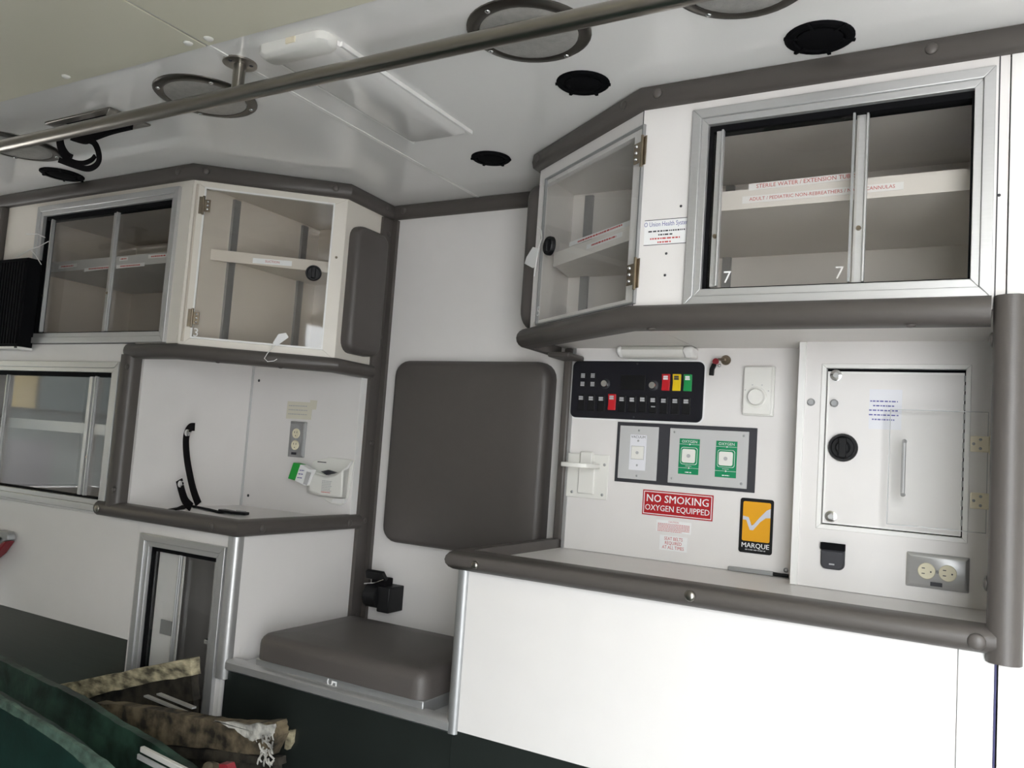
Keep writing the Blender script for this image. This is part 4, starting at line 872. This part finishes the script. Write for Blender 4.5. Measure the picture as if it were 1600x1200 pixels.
# recessed hanger plate with strap loop
T = thing('hanger_plate', 'recessed metal hanger plate in the ceiling behind the rail', 'hanger', (-2.06, 1.27, ZC))
MB().ring(FC, (-2.20, -1.92, 1.212, 1.332), (-2.15, -1.97, 1.235, 1.31), 0, .006).build('plate', 'rail', T, bevel=.002)
MB().box((-2.149, 1.236, ZC-.002), (-1.971, 1.309, ZC-.0002)).build('well', 'blackm', T)
MB().tube([(-2.14, 1.27, ZC-.012), (-1.98, 1.27, ZC-.012)], .006, 10).build('pivot', 'slate', T)
T = thing('hanging_strap', 'black looped strap hanging from the ceiling plate', 'strap', (-2.06, 1.27, ZC-.02))
FH = FY(1.30)
def hp(x, y, w_=0): return FH.p(*at(FH, x*.15, 140+y*.15, w_), w_)
MB().tube(smooth([hp(625, 470), hp(625, 540), hp(645, 620), hp(690, 690), hp(740, 720)]), 0, flat=(.025, .006, V(1,0,0), V(0,-1,0))).build('wide_band', 'web', T)
MB().tube(smooth([hp(690, 715, .004), hp(780, 755, .004), hp(870, 765, .004), hp(950, 735, .004), hp(990, 690, .004)]), 0, flat=(.012, .005, V(1,0,0), V(0,-1,0))).build('loop', 'web', T)
MB().tube(smooth([hp(1370, 365), hp(1150, 420), hp(960, 490), hp(880, 520), hp(760, 490)]), 0, flat=(.024, .010, V(0,0,1), V(0,-1,0))).build('upper_band', 'web', T)
MB().tube(smooth([hp(920, 530, .006), hp(985, 560, .006), hp(1025, 650, .006), hp(1030, 740, .006), hp(985, 800, .006), hp(900, 825, .006), hp(770, 790, .006), hp(620, 735, .006)]), 0, flat=(.015, .006, V(1,0,.3), V(0,-1,0))).build('tail_loop', 'web', T)

# ------------------------------------------------------------------ tags, ties and the box at the left edge
def tag_thing(name, label, F, poly, string, th=.001):
    T = thing(name, label, 'tag', F.p(*at(F, *poly[0]), 0))
    MB().prism(F, [at(F, *q) for q in poly], 0, th).build('card', 'paper', T)
    MB().tube([F.p(*at(F, *q), th/2) for q in string], .0011, 6).build('string', 'gasket', T)
FDo = Fr(FD.p(0, 0, .02), FD.u, FD.v, FD.n)
tag_thing('paper_tag', 'white paper tag tied to the knob of the door numbered 5', FDo, ((833, 386), (843, 388), (837, 416), (833, 419), (820, 412), (823, 402)), ((840, 354), (846, 360), (847, 372), (842, 386), (838, 410), (835, 432)))
FLo = Fr(FL.p(0, 0, .03), FL.u, FL.v, FL.n)
tag_thing('paper_tag', 'clear white tag dangling under the door numbered 3', FLo, ((435, 522), (447, 520), (451, 527), (432, 541), (426, 536)), ((430, 538), (418, 552), (413, 560), (418, 565), (428, 564), (433, 561)))
T = thing('cable_tie', 'thin white cable tie looped at the left pane of the upper sliding cabinet', 'cable tie', world(F1, 65, 390, .02))
Ft = FY(YF-.02)
for pts in (((41, 366), (60, 366), (74, 372)), ((76, 377), (62, 386), (50, 391), (30, 404)), ((48, 390), (58, 400), (68, 414))):
    MB().tube([Ft.p(*at(Ft, *q), .004*k) for k, q in enumerate(pts)], .0016, 6).build('tie', 'gasket', T)
FK = FY(1.545)
T = thing('louvred_speaker', 'black ribbed box at the far left edge below the ceiling trim', 'speaker', FK.p(*at(FK, 20, 540), -.03))
k0, k1, k2 = at(FK, -60, 405), at(FK, 44, 402), at(FK, 27, 541)
MB().prism(FK, [(k0[0], k2[1]), (k2[0], k2[1]), (k2[0]+.003, k1[1]), (k0[0], k1[1])], -.05, 0).build('case', 'blackm', T, bevel=.003)
for k in range(9):
    x = k2[0]-.012-k*.017; MB().fbox(FK, x-.004, x+.004, k2[1]+.01, k1[1]-.012, 0, .004).build('louvre', 'blackm', T)
MB().fbox(FK, k0[0], k2[0]+.001, k2[1]-.008, k2[1]-.0005, -.05, .002).build('bottom_edge', 'gasket', T)
MB().fbox(FK, k2[0]-.010, k2[0]+.002, k2[1]-.006, k2[1]-.001, .002, .005).build('clip', 'black', T)
struct(MB().box((-3.10, YF-.02, .9), (-3.065, YF+.01, 1.80)).build('trim_6', 'vinyl', bevel=.006))
FQ = FY(1.575)
T = thing('extinguisher_grip', 'dark red and black handle end showing at the left edge', 'handle', FQ.p(*at(FQ, 5, 860), 0))
def rq(x, y): return at(FQ, x*.1, 780+y*.1)
MB().prism(FQ, [rq(*q) for q in ((-300, 700), (0, 745), (90, 665), (150, 655), (10, 850), (-300, 1100))], -.02, .012).build('grip', 'dred', T, bevel=.004)
MB().prism(FQ, [rq(*q) for q in ((-300, 500), (0, 480), (130, 510), (155, 560), (150, 640), (90, 660), (-10, 740), (-300, 690))], -.02, .008).build('lever', 'alud', T, bevel=.003)
MB().prism(FQ, [rq(*q) for q in ((-300, 580), (20, 570), (70, 610), (20, 690), (-300, 690))], .0082, .013).build('trigger_gap', 'black', T, bevel=.003)
MB().fbox(FQ, rq(-300, 600)[0], rq(-150, 600)[0], rq(0, 900)[1], rq(0, 520)[1], -.025, -.018).build('wall_clip', 'alud', T)

# ------------------------------------------------------------------ torn flooring in the lower left corner
def board(b, F, poly, w0, w1, rag=.004, sub=9):
    out = []
    for k in range(len(poly)):
        a, c = Vector(poly[k]), Vector(poly[(k+1) % len(poly)])
        for j in range(sub):
            q = a.lerp(c, j/sub); out.append((q.x+random.uniform(-rag, rag)*(j > 0), q.y+random.uniform(-rag, rag)*(j > 0)))
    return b.prism(F, out, w0, w1)
def slab_frame(p0, p1, dn):
    u = (p1-p0).normalized(); n = u.cross(dn).normalized(); v = n.cross(u)
    if n.y > 0: n = -n
    return Fr(p0, u, v, n)
# pale plank, one end up against the upright sliding door
G1 = FY(1.50)
T = thing('broken_board', 'pale rotten plank sloping up to the upright sliding door', 'board', world(G1, 160, 1100))
P = [at(G1, *q) for q in ((28, 1086), (90, 1070), (160, 1056), (225, 1043), (297, 1029), (299, 1056), (235, 1066), (160, 1084), (120, 1096), (50, 1095))]
top = board(MB(), G1, P, -.03, 0, .002, 5).build('pale_face', 'pale', T, ang=20)
P = [at(G1, *q, -.012) for q in ((50, 1094), (120, 1095), (160, 1083), (235, 1065), (299, 1055), (302, 1095), (250, 1110), (150, 1128), (70, 1125))]
board(MB(), G1, P, -.034, -.012, .002, 5).build('dark_underside', 'darkwood', T, ang=20)
P = [at(G1, *q, -.03) for q in ((60, 1125), (300, 1095), (310, 1330), (60, 1330))]
board(MB(), G1, P, -.05, -.034, .003, 4).build('rotten_web', 'darkwood', T, ang=20)
# brown board with shredded end
G2 = FY(1.36)
T = thing('broken_board', 'brown rotten board with a shredded white end', 'board', world(G2, 300, 1180))
P = [at(G2, *q) for q in ((150, 1098), (220, 1106), (320, 1124), (370, 1130), (432, 1128), (436, 1150), (420, 1182), (340, 1171), (260, 1164), (190, 1160), (150, 1140))]
board(MB(), G2, P, -.03, 0, .002, 5).build('brown_face', 'rot', T, ang=20)
P = [at(G2, *q, .003) for q in ((335, 1126), (375, 1130), (430, 1131), (428, 1146), (408, 1150), (396, 1158), (385, 1152), (368, 1138))]
board(MB(), G2, P, .0005, .006, .003, 4).build('torn_lining', 'shred', T, ang=20)
b = MB()
for k in range(26):
    a = at(G2, random.uniform(405, 432), random.uniform(1135, 1188)); l = random.uniform(.008, .03); t = random.uniform(-2.2, -.4)
    p = G2.p(a[0], a[1], random.uniform(0, .006)); b.tube([p, p+V(l*math.cos(t)*.5, -.004, l*math.sin(t)*.5), p+V(l*math.cos(t), 0, l*math.sin(t))], 0, flat=(.004, .0012, V(1,0,0)))
o = b.build('frayed_fibres', 'shred', T); o['kind'] = 'stuff'
P = [at(G2, *q, -.01) for q in ((200, 1160), (340, 1172), (436, 1184), (437, 1196), (330, 1188), (200, 1176))]
board(MB(), G2, P, -.03, -.008, .002, 5).build('lower_ply', 'darkwood', T, ang=20)
P = [at(G2, *q, -.03) for q in ((190, 1176), (425, 1190), (420, 1480), (190, 1480))]
board(MB(), G2, P, -.06, -.032, .003, 4).build('rotten_web', 'darkwood', T, ang=20)
# glazing strips
G3 = FY(1.42)
T = thing('trim_strip', 'thin clear trim strips lying across the broken boards', 'trim', world(G3, 270, 1110))
for a, c in (((228, 1087), (319, 1117)), ((248, 1084), (314, 1103)), ((226, 1108), (284, 1117))):
    MB().tube([G3.p(*at(G3, *a), 0), G3.p(*at(G3, *c), .02)], 0, flat=(.004, .012, V(0,0,1))).build('strip', 'alu', T)
# white plastic channel
G4 = FY(1.22)
T = thing('plastic_channel', 'short white plastic channel lying in the debris', 'channel', world(G4, 260, 1190))
a, c = world(G4, 222, 1170), world(G4, 330, 1225, .05)
MB().tube([a, c], 0, flat=(.012, .010, V(0,0,1))).build('channel', 'plast', T, bevel=.002); MB().tube([a+V(-.002, -.007, -.014), c+V(0, -.007, -.014)], 0, flat=(.010, .004, V(0,0,1))).build('flange', 'grey', T)
T = MB().lathe(world(G4, 326, 1200), V(.3, -1, .4), [(.011, -.03), (.013, -.01), (.012, .004), (.007, .007), (0, .007)], 16).build('wooden_dowel', 'rot'); tag(T, 'round pale dowel end at the bottom edge of the debris', 'dowel')
T = board(MB(), G4, [at(G4, *q) for q in ((342, 1194), (354, 1195), (360, 1214), (342, 1214))], -.02, 0, .001, 3).build('red_scrap', 'dred'); tag(T, 'small dark red scrap at the bottom edge beside the dowel', 'scrap')
G5 = FY(1.592)
T = board(MB(), G5, [at(G5, *q) for q in ((449, 1142), (457, 1141), (455, 1162), (449, 1172), (444, 1170))], -.012, 0, .001, 3).build('wood_chip', 'pale', ang=20); tag(T, 'pale wood chip beside the shredded board end', 'chip')
# torn green flooring: a big sheet folded up, paler where it tore
G6 = FY(1.10)
T = thing('torn_flooring', 'torn sheet of dark green vinyl flooring with a ragged pale edge', 'flooring', world(G6, 60, 1190))
P = [at(G6, *q) for q in ((-80, 1050), (0, 1096), (60, 1132), (110, 1166), (150, 1202), (200, 1260), (200, 1420), (-80, 1420))]
board(MB(), G6, P, -.03, 0, .002, 6).build('green_face', 'floorg', T, ang=20)
P = [at(G6, *q, -.005) for q in ((-80, 1040), (0, 1086), (40, 1110), (100, 1146), (165, 1188), (225, 1240), (200, 1262), (150, 1206), (110, 1171), (60, 1136), (0, 1100), (-80, 1056))]
board(MB(), G6, P, -.008, .003, .002, 6).build('torn_edge', 'tornedge', T, ang=20)
G7 = FY(1.26)
P = [at(G7, *q) for q in ((-80, 990), (0, 1032), (60, 1062), (120, 1090), (180, 1130), (250, 1170), (330, 1225), (330, 1400), (-80, 1400))]
T = thing('torn_flooring', 'mid green flooring backing standing behind the dark green sheet', 'flooring', world(G7, 60, 1150))
board(MB(), G7, P, -.02, 0, .003, 6).build('backing', 'midgreen', T, ang=20)
